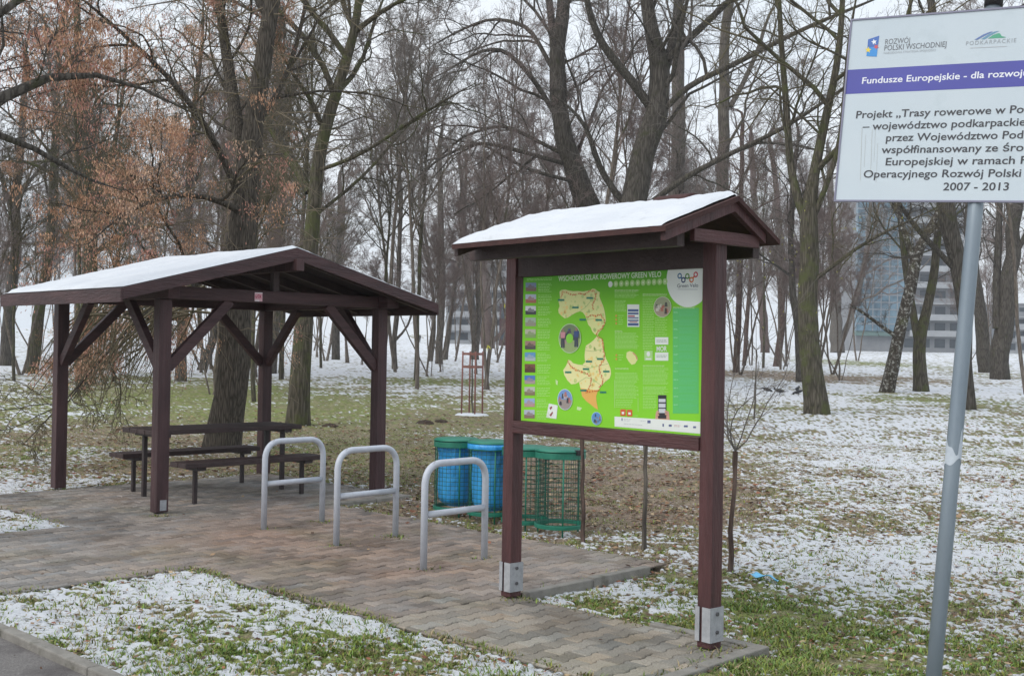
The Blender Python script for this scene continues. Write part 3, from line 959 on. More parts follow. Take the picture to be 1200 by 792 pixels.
    link(bpy.data.objects.new('trunk', wt.mesh('trunk', BK[bark], b)), root)
    link(bpy.data.objects.new('crown', wc.mesh('crown', TW[twig], b)), root)
    if keys: seed_keys(root, b, np.concatenate(tips + allP), rg, *keys)
    return root

def seed_keys(root, b, tips, rg, count, umin, umax, vmin=-60, vmax=440):
    """bunches of dry seed keys hanging from twig tips"""
    d = tips - np.array([0, 0, EYE])
    z = d @ _fw; u = 600 + FPX * (d @ _rt) / z; v = 396 - FPX * (d @ _up) / z
    ok = np.where((u > umin) & (u < umax) & (v > vmin) & (v < vmax))[0]
    if len(ok) == 0: return
    cl_ = fbm(tips[ok, 0] * .9, tips[ok, 2] * .9 + tips[ok, 1] * .3, 31, 2)
    pr = np.maximum(cl_ - .33, .02); pr /= pr.sum()
    pick = rg.choice(ok, min(count, len(ok)), False, pr) if (pr > 0).sum() > min(count, len(ok)) else ok[:count]
    V = []; C = []
    pal = np.array([[.44, .245, .15], [.50, .30, .19], [.36, .20, .125], [.56, .37, .26], [.45, .23, .18]])
    for t in pick:
        k = rg.integers(30, 90); s = (.05 + .10 * rg.random())
        c = tips[t] + np.c_[rg.normal(size=k) * s * .75, rg.normal(size=k) * s * .75, -np.abs(rg.normal(size=k)) * s * 1.5]
        an = rg.random(k) * 2 * PI
        ax = np.c_[np.cos(an), np.sin(an), np.zeros(k)] * (.004 + .004 * rg.random(k))[:, None]
        dn = np.c_[rg.normal(size=k) * .35, rg.normal(size=k) * .35, -np.ones(k)]; dn /= np.linalg.norm(dn, axis=1)[:, None]
        ln = (.026 + .02 * rg.random(k))[:, None]
        V.append(np.stack([c - ax * .4, c + ax * .4, c + ax + dn * ln * .7, c + dn * ln, c - ax + dn * ln * .7], 1).reshape(-1, 3))
        cc = pal[rg.integers(0, 5)] * (.7 + .6 * rg.random(k))[:, None]
        C.append(np.repeat(cc, 5, 0))
    V = np.concatenate(V); C = np.concatenate(C)
    F = np.arange(len(V)).reshape(-1, 5)
    link(bpy.data.objects.new('seed_clusters', np_mesh('seed_clusters', V - b, F, M['keys'], False, {'col': C})), root)

def build_heroes():
    G1 = 'large trees right behind the shelter'
    hero('stout furrowed tree forking high above the middle of the shelter roof', [(262, 524, 47.0), (266, 470, 39.0), (272, 400, 37.0), (280, 330, 35.0), (285, 260, 34.0), (290, 205, 28.6), (300, 130, 22.7), (312, 60, 20.2), (324, -20, 16.8)],
         [([(287, 215, 20.2), (280, 150, 18.5), (270, 100, 16.8), (262, 40, 14.3), (252, -40, 10.1)], 1.0),
          ([(284, 240, 11.8), (255, 165, 9.2), (205, 95, 7.6), (150, 45, 5.9), (110, 10, 4.2)], -2.0),
          ([(280, 300, 10.0), (245, 320, 8.0), (205, 345, 7.0), (160, 385, 5.0), (118, 425, 3.0)], -1.5),
          ([(286, 250, 11.0), (240, 225, 7.6), (190, 230, 5.9), (140, 250, 5.0)], -2.5),
          ([(276, 350, 9.0), (235, 330, 7.0), (195, 340, 6.0), (140, 395, 4.0), (95, 450, 3.0)], -2.5),
          ([(296, 150, 10.1), (330, 110, 7.6), (352, 40, 5.9), (365, -30, 4.2)], 1.5)],
         'oak', 'olive', 11, G1, brush=True, auto=(13, 7, 6, 5), top=19, droop=.8, keys=(900, -20, 350, -60, 430), shoots=260, twig_r=.005)
    hero('mossy tree with a crooked fork at the right end of the shelter roof', [(348, 497, 27.9), (352, 440, 24.3), (357, 395, 22.5), (361, 330, 19.8), (366, 250, 17.1), (372, 195, 15.3), (375, 160, 15.3), (393, 118, 13.5), (398, 95, 12.6), (414, 45, 10.8), (421, 0, 9.0), (425, -40, 7.2)],
         [([(362, 225, 14.4), (352, 200, 13.5), (338, 180, 12.6), (322, 165, 11.7), (311, 142, 9.0), (300, 110, 6.3)], .8),
          ([(376, 146, 8.1), (368, 118, 7.2), (358, 104, 6.3), (346, 95, 5.4), (336, 78, 3.6)], -.8),
          ([(398, 106, 8.1), (420, 90, 7.2), (432, 55, 5.4), (440, 10, 4.5)], .8),
          ([(418, 36, 8.1), (440, 18, 7.2), (465, 2, 5.4), (490, -8, 3.6)], -1.2),
          ([(372, 200, 6.3), (420, 185, 5.4), (470, 150, 4.5), (520, 118, 3.6)], -2.0),
          ([(366, 255, 5.4), (430, 205, 4.5), (490, 130, 3.6), (520, 120, 2.7)], 1.5)],
         'moss', 'grey', 12, G1, auto=(12, 7, 6, 5), top=18)
    G2 = 'trees standing beyond the map board'
    hero('dark leaning double-stemmed tree rising behind the left half of the board roof', [(706, 452, 31.0), (704, 330, 29.2), (690, 243, 28.4), (673, 190, 23.2), (657, 148, 20.6), (650, 100, 18.9), (656, 45, 17.2), (661, -30, 13.8)],
         [([(652, 88, 13.8), (648, 40, 12.0), (641, -20, 9.5)], .6),
          ([(660, 150, 7.7), (625, 92, 6.9), (590, 55, 6.0), (560, 60, 4.3), (530, 80, 3.4)], -2.2),
          ([(655, 95, 6.9), (620, 30, 6.0), (575, 20, 4.3), (530, 40, 3.4)], 1.5),
          ([(672, 195, 6.9), (620, 180, 6.0), (560, 165, 5.2), (515, 185, 3.4), (480, 215, 2.6)], -2.0),
          ([(668, 185, 6.0), (590, 145, 5.2), (540, 160, 3.4), (500, 200, 2.6)], 2.0)],
         'dark', 'grey', 13, G2, auto=(12, 7, 6, 5), top=20)
    hero('thick straight tree forking above the middle of the board roof', [(728, 462, 34.4), (735, 330, 31.8), (742, 240, 30.1), (753, 190, 28.4), (766, 140, 26.7), (776, 78, 24.1), (764, 40, 17.2), (754, -30, 13.8)],
         [([(778, 85, 14.6), (790, 45, 12.9), (797, -20, 10.3)], 1.0),
          ([(764, 128, 13.8), (738, 92, 12.9), (706, 55, 11.2), (690, 18, 9.5), (683, -30, 7.7)], -1.5),
          ([(782, 70, 11.2), (820, 34, 10.3), (858, -2, 8.6)], -1.0),
          ([(772, 135, 9.5), (806, 100, 8.6), (860, 76, 7.7), (900, 55, 6.9), (950, 30, 6.0), (1000, 10, 4.3)], -3.),
          ([(760, 240, 9.5), (802, 208, 8.6), (860, 178, 6.9), (920, 150, 6.0), (985, 106, 4.3)], -4.),
          ([(738, 246, 10.3), (712, 215, 9.5), (697, 185, 8.6), (690, 150, 6.9), (672, 128, 4.3)], -1.)],
         'dark', 'grey', 14, G2, auto=(12, 7, 6, 5), top=20)
    hero('slim grey tree with a straight trunk just right of the thick forking tree', [(790, 440, 20), (793, 330, 18), (793, 230, 17), (795, 100, 15), (795, 20, 13), (794, -40, 10)], [], 'grey', 'mauve', 15, G2, auto=(9, 6, 6, 5), top=20)
    hero('pale grey trunk rising behind the ridge of the board roof', [(838, 446, 18), (842, 330, 16), (846, 214, 15), (850, 130, 13), (848, 66, 12), (856, -10, 10)],
         [([(856, 125, 8), (870, 100, 7), (888, 60, 6), (900, 20, 4)], 1.)], 'grey', 'grey', 16, G2, auto=(8, 6, 6, 4), top=17)
    G3 = 'trees of the right-hand lawn'
    hero('stout mossy green tree with a split foot right of the map board', [(958, 484, 31.2), (955, 440, 25.6), (949, 380, 23.2), (948, 320, 22.4), (948, 275, 21.6), (946, 245, 18.4), (956, 200, 12.0), (966, 150, 10.4), (978, 100, 8.8), (986, 40, 7.2), (988, -30, 5.6)],
         [([(944, 258, 13.6), (931, 225, 12.0), (925, 185, 10.4), (922, 130, 9.6), (916, 60, 8.0), (912, -20, 6.4)], .8),
          ([(950, 262, 9.6), (968, 220, 8.0), (985, 170, 7.2), (990, 110, 6.4), (995, 40, 4.8)], -1.),
          ([(952, 330, 6.4), (985, 305, 5.6), (1010, 285, 4.8), (1040, 270, 4.0), (1075, 255, 2.4)], -1.5)],
         'moss', 'olive', 17, G3, auto=(12, 7, 6, 5), top=17)
    hero('leaning tree with pale blotched bark in front of the glass block', [(1042, 459, 16.6), (1050, 412, 14.7), (1060, 370, 13.8), (1067, 330, 13.8), (1073, 300, 12.9), (1081, 283, 10.1), (1096, 255, 8.3), (1112, 230, 7.4), (1125, 190, 5.5)],
         [([(1070, 305, 9.2), (1060, 272, 8.3), (1050, 240, 7.4), (1040, 185, 6.4), (1030, 110, 4.6)], .6),
          ([(1055, 397, 6.4), (1036, 386, 5.5), (1020, 371, 4.6), (1004, 362, 3.7)], -.6)], 'pale', 'dark', 18, G3, auto=(8, 6, 6, 4), top=12)
    hero('slender tree splitting low into a narrow fork left of the sign pole', [(1079, 458, 18), (1078, 425, 15), (1077, 398, 14), (1086, 368, 11), (1095, 330, 10), (1099, 280, 9), (1101, 235, 8), (1106, 150, 6)],
         [([(1076, 402, 11), (1069, 360, 11), (1062, 320, 10), (1058, 280, 9), (1050, 215, 7), (1045, 120, 5)], .6)], 'moss', 'dark', 19, G3, auto=(8, 6, 6, 4), top=14)
    hero('dark thick tree partly hidden by the grey sign pole', [(1134, 479, 17.6), (1133, 430, 16.0), (1130, 380, 16.0), (1125, 330, 18.4), (1118, 290, 20.0), (1111, 250, 20.0), (1105, 200, 16.0), (1098, 100, 12.0), (1092, 0, 8.8)],
         [([(1116, 312, 8.8), (1092, 287, 8.0), (1076, 270, 7.2), (1062, 254, 6.4), (1046, 225, 4.8)], -.8)], 'dark', 'dark', 20, G3, auto=(9, 6, 6, 5), top=16)
    hero('dark forked tree standing alone right of the sign pole', [(1172, 444, 23), (1175, 400, 21), (1180, 350, 19), (1185, 300, 17), (1190, 250, 15), (1196, 190, 12), (1200, 100, 9)],
         [([(1168, 385, 12), (1168, 330, 11), (1170, 280, 10), (1172, 230, 8), (1170, 150, 6)], .5),
          ([(1184, 310, 8), (1205, 270, 7), (1220, 230, 5)], -.8)], 'dark', 'dark', 21, G3, auto=(9, 6, 6, 5), top=16)
    hero('dark curving trunk tucked close behind the forked tree at the right edge', [(1153, 436, 16), (1152, 400, 15), (1146, 360, 14), (1140, 310, 13), (1135, 255, 11), (1140, 180, 8)], [], 'dark', 'dark', 22, G3, auto=(9, 6, 6, 4), top=14)
    G4 = 'smaller trunks in the middle distance right of the map board'
    hero('thin reddish trunk close beside the right post of the map board', [(863, 436, 8), (865, 380, 7), (867, 320, 7), (868, 240, 6), (870, 150, 5)], [], 'brown', 'mauve', 23, G4, auto=(9, 6, 6, 4), top=13)
    hero('very thin reddish trunk next to a thin one by the right board post', [(872, 428, 5), (876, 370, 5), (880, 310, 4), (884, 220, 4)], [], 'brown', 'mauve', 24, G4, auto=(8, 5, 5, 4), top=11)
    hero('purplish brown trunk flaring at its foot, second group right of the board', [(897, 413, 11), (895, 380, 10), (889, 330, 9), (885, 260, 8), (880, 160, 6)], [], 'brown', 'mauve', 25, G4, auto=(9, 6, 6, 4), top=15)
    hero('slightly leaning brown trunk left of the mossy green tree', [(910, 429, 9), (915, 390, 8), (917, 330, 8), (915, 280, 7), (905, 180, 6)], [], 'brown', 'grey', 26, G4, auto=(9, 6, 6, 4), top=14)
    hero('dark slim trunk half hidden behind the mossy green tree', [(938, 447, 9), (937, 400, 9), (930, 350, 8), (926, 300, 7), (930, 200, 6)], [], 'dark', 'dark', 27, G4, auto=(9, 6, 6, 4), top=13)
    hero('broad grey tree forking from the ground in front of the glass block left edge', [(982, 413, 17), (980, 380, 14), (978, 330, 11), (975, 270, 9), (972, 180, 7)],
         [([(984, 405, 9), (996, 375, 8), (1008, 335, 7), (1016, 290, 6), (1022, 220, 5)], .8)], 'grey', 'mauve', 28, G4, auto=(9, 6, 6, 5), top=15)
    G5 = 'trees of the left-hand lawn'
    hero('mossy tree hung with orange-brown seed bunches behind the left shelter posts', [(98, 449, 21.6), (101, 400, 18.4), (107, 320, 16.8), (108, 240, 16.0), (104, 185, 13.6), (96, 120, 11.2), (92, 60, 8.8), (90, -10, 7.2)],
         [([(106, 260, 8.0), (85, 225, 7.2), (62, 200, 5.6), (35, 190, 4.0)], -1.), ([(107, 250, 8.0), (128, 200, 7.2), (140, 140, 5.6), (150, 60, 4.0)], 1.),
          ([(105, 200, 7.2), (75, 160, 6.4), (60, 110, 4.8), (55, 40, 4.0)], 1.5), ([(108, 300, 6.4), (150, 270, 5.6), (185, 262, 4.8), (220, 265, 3.2)], -1.5)],
         'moss', 'olive', 29, G5, auto=(12, 7, 6, 5), top=15, droop=.5, keys=(420, -40, 280, -60, 440))
    hero('brownish trunk with dead shoots at its foot left of the shelter', [(37, 437, 16.0), (42, 400, 13.6), (50, 350, 12.0), (60, 280, 11.2), (62, 217, 10.4), (66, 120, 8.0), (72, 20, 6.4)],
         [([(60, 290, 5.6), (80, 270, 4.8), (105, 255, 4.0)], -.8)], 'moss', 'olive', 30, G5, auto=(9, 6, 6, 5), top=14, droop=.4, keys=(160, -40, 220, -20, 440), shoots=40)
    hero('dark trunk at the left edge of the picture', [(6, 428, 16.1), (9, 390, 13.6), (14, 340, 12.8), (18, 290, 11.9), (17, 232, 10.2), (26, 170, 8.5), (30, 90, 6.8)],
         [([(16, 260, 6.8), (6, 220, 6.0), (-8, 180, 5.1)], .8), ([(18, 235, 6.0), (40, 205, 5.1), (60, 185, 3.4)], .8)], 'dark', 'dark', 31, G5, auto=(9, 6, 6, 5), top=14, keys=(30, -40, 120, 0, 420))
    hero('slim straight trunk seen just right of the front left shelter post', [(212, 446, 14), (214, 400, 12), (217, 330, 11), (222, 240, 10), (226, 140, 8)], [], 'grey', 'olive', 32, G5, auto=(12, 7, 6, 5), top=15, droop=.4, keys=(260, 100, 320, -40, 420))
    hero('thin dark tree leaning right, left of the stout furrowed tree', [(237, 433, 12), (244, 412, 10), (254, 380, 9), (262, 330, 8), (266, 260, 7)], [], 'dark', 'grey', 33, G5, auto=(9, 6, 6, 4), top=13)
    hero('pale grey trunk between the two big trees behind the shelter', [(316, 437, 18), (321, 380, 17), (327, 300, 16), (329, 220, 15), (326, 120, 12), (325, 30, 10)], [], 'grey', 'mauve', 34, G5, auto=(9, 6, 6, 5), top=18)
    hero('slender dark trunk seen through the right bay of the shelter', [(393, 421, 10), (394, 380, 9), (397, 320, 8), (400, 230, 7)], [], 'dark', 'mauve', 35, G5, auto=(9, 6, 6, 4), top=14)
    G6 = 'slender trees in the gap between shelter and map board'
    hero('thin trunk with a curved side branch beside the right shelter post', [(462, 432, 7), (462, 400, 6), (466, 360, 6), (468, 300, 5), (470, 220, 5)], [([(464, 398, 4), (478, 385, 3), (484, 370, 3), (483, 352, 2)], .3)], 'grey', 'mauve', 36, G6, auto=(8, 6, 6, 4), top=13)
    hero('straightest grey trunk of the cluster right of the shelter roof tip', [(514, 426, 9), (516, 380, 8), (518, 330, 8), (517, 260, 7), (514, 170, 6)], [([(517, 345, 6), (508, 325, 5), (498, 300, 5), (490, 260, 4)], .6)], 'grey', 'mauve', 37, G6, auto=(9, 6, 6, 5), top=15)
    hero('thin bent trunk on the left of the cluster by the shelter roof tip', [(505, 423, 5), (508, 390, 5), (508, 350, 4), (502, 300, 4), (490, 230, 4)], [], 'grey', 'mauve', 38, G6, auto=(9, 6, 6, 4), top=13)
    hero('thin trunk leaning right in the cluster by the shelter roof tip', [(521, 421, 6), (526, 385, 5), (532, 345, 5), (540, 290, 4), (546, 210, 4)], [], 'grey', 'mauve', 39, G6, auto=(9, 6, 6, 4), top=13)
    hero('grey brown tree with close upright stems rising behind the staked sapling', [(557, 421, 10), (555, 380, 8), (550, 335, 7), (545, 280, 6), (540, 200, 5)],
         [([(558, 410, 6), (562, 370, 6), (560, 320, 5), (565, 250, 4)], .4)], 'grey', 'mauve', 40, G6, auto=(9, 6, 6, 5), top=14)
    hero('purplish brown tree with spreading stems left of the left board post', [(571, 408, 16), (571, 380, 12), (570, 345, 10), (567, 300, 8), (570, 220, 6)],
         [([(575, 402, 7), (588, 390, 6), (598, 372, 6), (604, 345, 5), (608, 300, 4)], .6)], 'brown', 'mauve', 41, G6, auto=(12, 7, 6, 5), top=15)
    # a tree standing outside the left edge; its limb reaches into view
    hero('heavy dark limb reaching in from a tree beyond the left edge', [(-150, 640, 90), (-140, 500, 70), (-120, 330, 60), (-100, 200, 48), (-90, 60, 38), (-80, -100, 30)],
         [([(-100, 190, 26), (-50, 150, 22), (0, 112, 17), (35, 84, 14), (70, 76, 10), (110, 75, 8), (160, 92, 5)], 1.2),
          ([(-100, 160, 18), (-40, 140, 12), (30, 160, 9), (70, 190, 7), (95, 215, 5)], 1.5),
          ([(-95, 100, 16), (-30, 30, 12), (40, -10, 9), (90, -40, 6)], 1.)],
         'dark', 'dark', 42, auto=(7, 4, 4, 3), top=9, twig_r=.0035, spread=.8, keys=(45, -60, 160, -40, 330))
build_heroes()

# ------------------------------------------------------------------ the bare wood behind: five kinds of tree, copied singly
def proto_tree(seed, H, r0, bark, twig, stems=1, spread=.32):
    rg = np.random.default_rng(seed)
    wt, wc = Wood(), Wood()
    for s in range(stems):
        lean = rg.normal(size=2) * (.05 if stems == 1 else .14)
        n = 12
        z = np.linspace(-.1, H * (1 if s == 0 else .85), n)
        x = lean[0] * z + np.cumsum(rg.normal(size=n)) * .05; y = lean[1] * z + np.cumsum(rg.normal(size=n)) * .05
        x -= x[0]; y -= y[0]
        P = np.c_[x + (s * .12), y, z][None]; R = (r0 * (1 - .25 * s) * np.linspace(1, .12, n) ** .8)[None]
        lumpy(wt, P[0], R[0], 8, rg)
        L = np.array([H * 1.])
        a1, r1, l1 = grow(rg, P, R, L, 18 if stems == 1 else 12, .65, spread, 8, .30, .13, .40, .016, .05)
        wt.tubes(a1, r1, 5)
        a2, r2, l2 = grow(rg, a1, r1, l1, 8, .65, .5, 6, .2, .17, .12, .012, .03, .006)
        wc.tubes(a2, r2, 4)
        a3, r3, l3 = grow(rg, a2, r2, l2, 9, .65, .6, 5, .10, .22, .12, .010, .0, .0048)
        wc.tubes(a3, r3, 3)
        a4, r4, l4 = grow(rg, a3, r3, l3, 6, .7, .75, 4, .06, .22, .2, .010, 0, .004)
        wc.tubes(a4, r4, 3)
    z0 = np.zeros(3)
    return wt.mesh('trunk', BK[bark], z0), wc.mesh('crown', TW[twig], z0)

def build_wood():
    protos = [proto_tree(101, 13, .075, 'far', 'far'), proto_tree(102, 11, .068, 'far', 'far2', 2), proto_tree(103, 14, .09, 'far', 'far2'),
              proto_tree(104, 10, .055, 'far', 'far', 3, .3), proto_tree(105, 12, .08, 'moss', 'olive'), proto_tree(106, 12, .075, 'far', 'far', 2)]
    kinds = ['tall straight', 'twin-stemmed', 'dark trunked', 'bushy many-stemmed', 'mossy olive', 'reddish-twigged forked']
    r = random.Random(5)
    taken = []
    def put(u, Y, k, s, where):
        x = (u - 600) / FPX * Y
        if any((x - a) ** 2 + (Y - b) ** 2 < 2.2 ** 2 for a, b in taken): return
        taken.append((x, Y))
        t, c = protos[k]
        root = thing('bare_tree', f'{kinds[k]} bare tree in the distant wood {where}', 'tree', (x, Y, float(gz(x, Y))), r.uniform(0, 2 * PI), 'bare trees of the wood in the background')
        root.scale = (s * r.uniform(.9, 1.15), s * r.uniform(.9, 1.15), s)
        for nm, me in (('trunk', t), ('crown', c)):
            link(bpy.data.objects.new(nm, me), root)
    zones = [(-40, 130, 'behind the left end of the shelter', 17), (130, 330, 'above the middle of the shelter roof', 20), (330, 470, 'above the right slope of the shelter roof', 14),
             (470, 620, 'in the gap between shelter and map board', 14), (620, 830, 'behind the map board', 18), (830, 950, 'just right of the map board', 13),
             (950, 1060, 'left of the large white sign', 14), (1060, 1240, 'behind the large white sign', 16), (-420, -40, 'beyond the left edge of the view', 12), (1240, 1600, 'beyond the right edge of the view', 12)]
    for u0, u1, where, n in zones:
        for q in range(n):
            u = r.uniform(u0, u1)
            Y = 38 + 85 * r.random() ** 1.1
            if 985 < u < 1140 and Y < 200: Y = r.uniform(60, 120) if r.random() < .35 else None
            if Y is None: continue
            if 985 < u < 1140 and r.random() < .5: continue
            if u > 1140 and r.random() < .6: continue
            put(u, Y, r.randrange(6), r.uniform(.85, 1.32), where)
    for u0, u1, y0, y1, n, kk, where in ((-20, 320, 30, 46, 7, (3, 4), 'behind the left half of the shelter'), (400, 620, 50, 70, 4, (3, 1), 'behind the staked sapling'), (840, 1000, 48, 66, 3, (3, 5), 'beyond the mossy green tree'), (620, 840, 45, 65, 3, (3, 5), 'hidden low behind the map board')):
        for q in range(n):
            k = r.choice(kk)
            u, Y = r.uniform(u0, u1), r.uniform(y0, y1)
            x = (u - 600) / FPX * Y
            t, c = protos[k]
            root = thing('bushy_tree', f'bushy {("bare many-stemmed", "bare olive", "bare reddish", "bare grey")[{3: 0, 4: 1, 5: 2, 1: 3}[k]]} young tree of the near thicket {where}', 'tree', (x, Y, float(gz(x, Y))), r.uniform(0, 2 * PI), 'thicket of young trees')
            sc = r.uniform(.55, .85)
            root.scale = (sc * r.uniform(1., 1.3), sc * r.uniform(1., 1.3), sc)
            for nm, me in (('trunk', t), ('crown', c)):
                link(bpy.data.objects.new(nm, me), root)
build_wood()

# ================================================================== BUILDINGS FAR BEHIND
M['render_pale'] = mat('pale_render', (.31, .325, .345), .9, (.38, .395, .41), .6, .1, 10)
M['render_grey'] = mat('grey_render', (.20, .21, .225), .9, (.25, .26, .275), .6, .1, 10)
M['glassy'] = mat('blue_glazing', (.04, .09, .13), .12, (.18, .28, .35), .45, 0, metal=.2)
M['window'] = mat('dark_window_glass', (.05, .065, .08), .15)
M['green_panel'] = mat('grey_green_cladding', (.12, .19, .18), .6)
M['yellow_panel'] = mat('yellow_panel', (.5, .33, .06), .7)

def block(label, u0, u1, vtop, Y, floors, mats, depth=14., balc=None, glass=None, cols=6, yaw=0., roof=None):
    xa, xb = (u0 - 600) / FPX * Y, (u1 - 600) / FPX * Y
    zt = at_depth((u0 + u1) / 2, vtop, Y)[2]; zg = float(gz(0, Y))
    wdt = xb - xa
    root = thing('apartment_block', label, 'building', ((xa + xb) / 2, Y, zg), yaw)
    h = zt - zg; fh = h / floors
    MB().box(-wdt / 2, wdt / 2, 0, depth, -1, h).build('wall', M[mats], root)
    MB().box(-wdt / 2 - .2, wdt / 2 + .2, -.2, depth + .2, h + .003, h + .4).build('roof', M['render_grey'], root)
    for f in range(floors):
        for c in range(cols):
            x = -wdt / 2 + wdt * (c + .5) / cols
            if glass and x < -wdt / 2 + wdt * glass: continue
            o = MB().box(x - wdt / cols * .34, x + wdt / cols * .34, -.06, -.003, f * fh + fh * .28, f * fh + fh * .82).build('window', M['window'], root)
    if balc:
        for f in range(1, floors):
            mb = MB().box(-wdt / 2 + wdt * balc[0], -wdt / 2 + wdt * balc[1], -1.5, -.07, f * fh - .12, f * fh + .12)
            o = mb.build('balcony', M['render_pale'], root)
            MB().box(-wdt / 2 + wdt * balc[0], -wdt / 2 + wdt * balc[1], -1.5, -1.44, f * fh + .125, f * fh + 1.05).build('parapet', M['render_pale' if f % 3 else 'render_grey'], o)
    if glass:
        mb = MB()
        gx0, gx1 = -wdt / 2 - .3, -wdt / 2 + wdt * glass
        mb.box(gx0, gx1, -1.2, -.003, fh * 1.25, h + 1.5)
        g = mb.build('glass_front', M['glassy'], root)
        mb = MB()
        for f in range(1, floors * 2 + 1):
            zz = fh * 1.25 + (h + 1.5 - fh * 1.25) * f / (floors * 2 + 1)
            mb.box(gx0, gx1, -1.27, -1.203, zz - .11, zz + .11)
        for c in range(1, 6):
            x = gx0 + (gx1 - gx0) * c / 6
            mb.box(x - .09, x + .09, -1.275, -1.204, fh * 1.26, h + 1.5)
        mb.build('glazing_bars', M['render_grey'], g)
        MB().box(gx0, gx1, -1.0, -.004, fh * .95, fh * 1.245).build('cladding_band', M['green_panel'], root)
    return root
block('tall apartment block with a blue glass corner and stacked balconies behind the sign pole', 1003, 1128, 205, 226, 11, 'render_grey', balc=(.48, 1.0), glass=.44, cols=7)
block('small pale apartment block at the right edge behind the forked tree', 1180, 1240, 358, 230, 4, 'render_pale', balc=(.1, .9), cols=5)
block('pale grey apartment block seen between the shelter and the map board', 522, 608, 308, 235, 6, 'render_pale', balc=(.05, .95), cols=6)
block('low reddish building between the trunks left of the map board', 585, 640, 356, 210, 2, 'red_felt', cols=5)

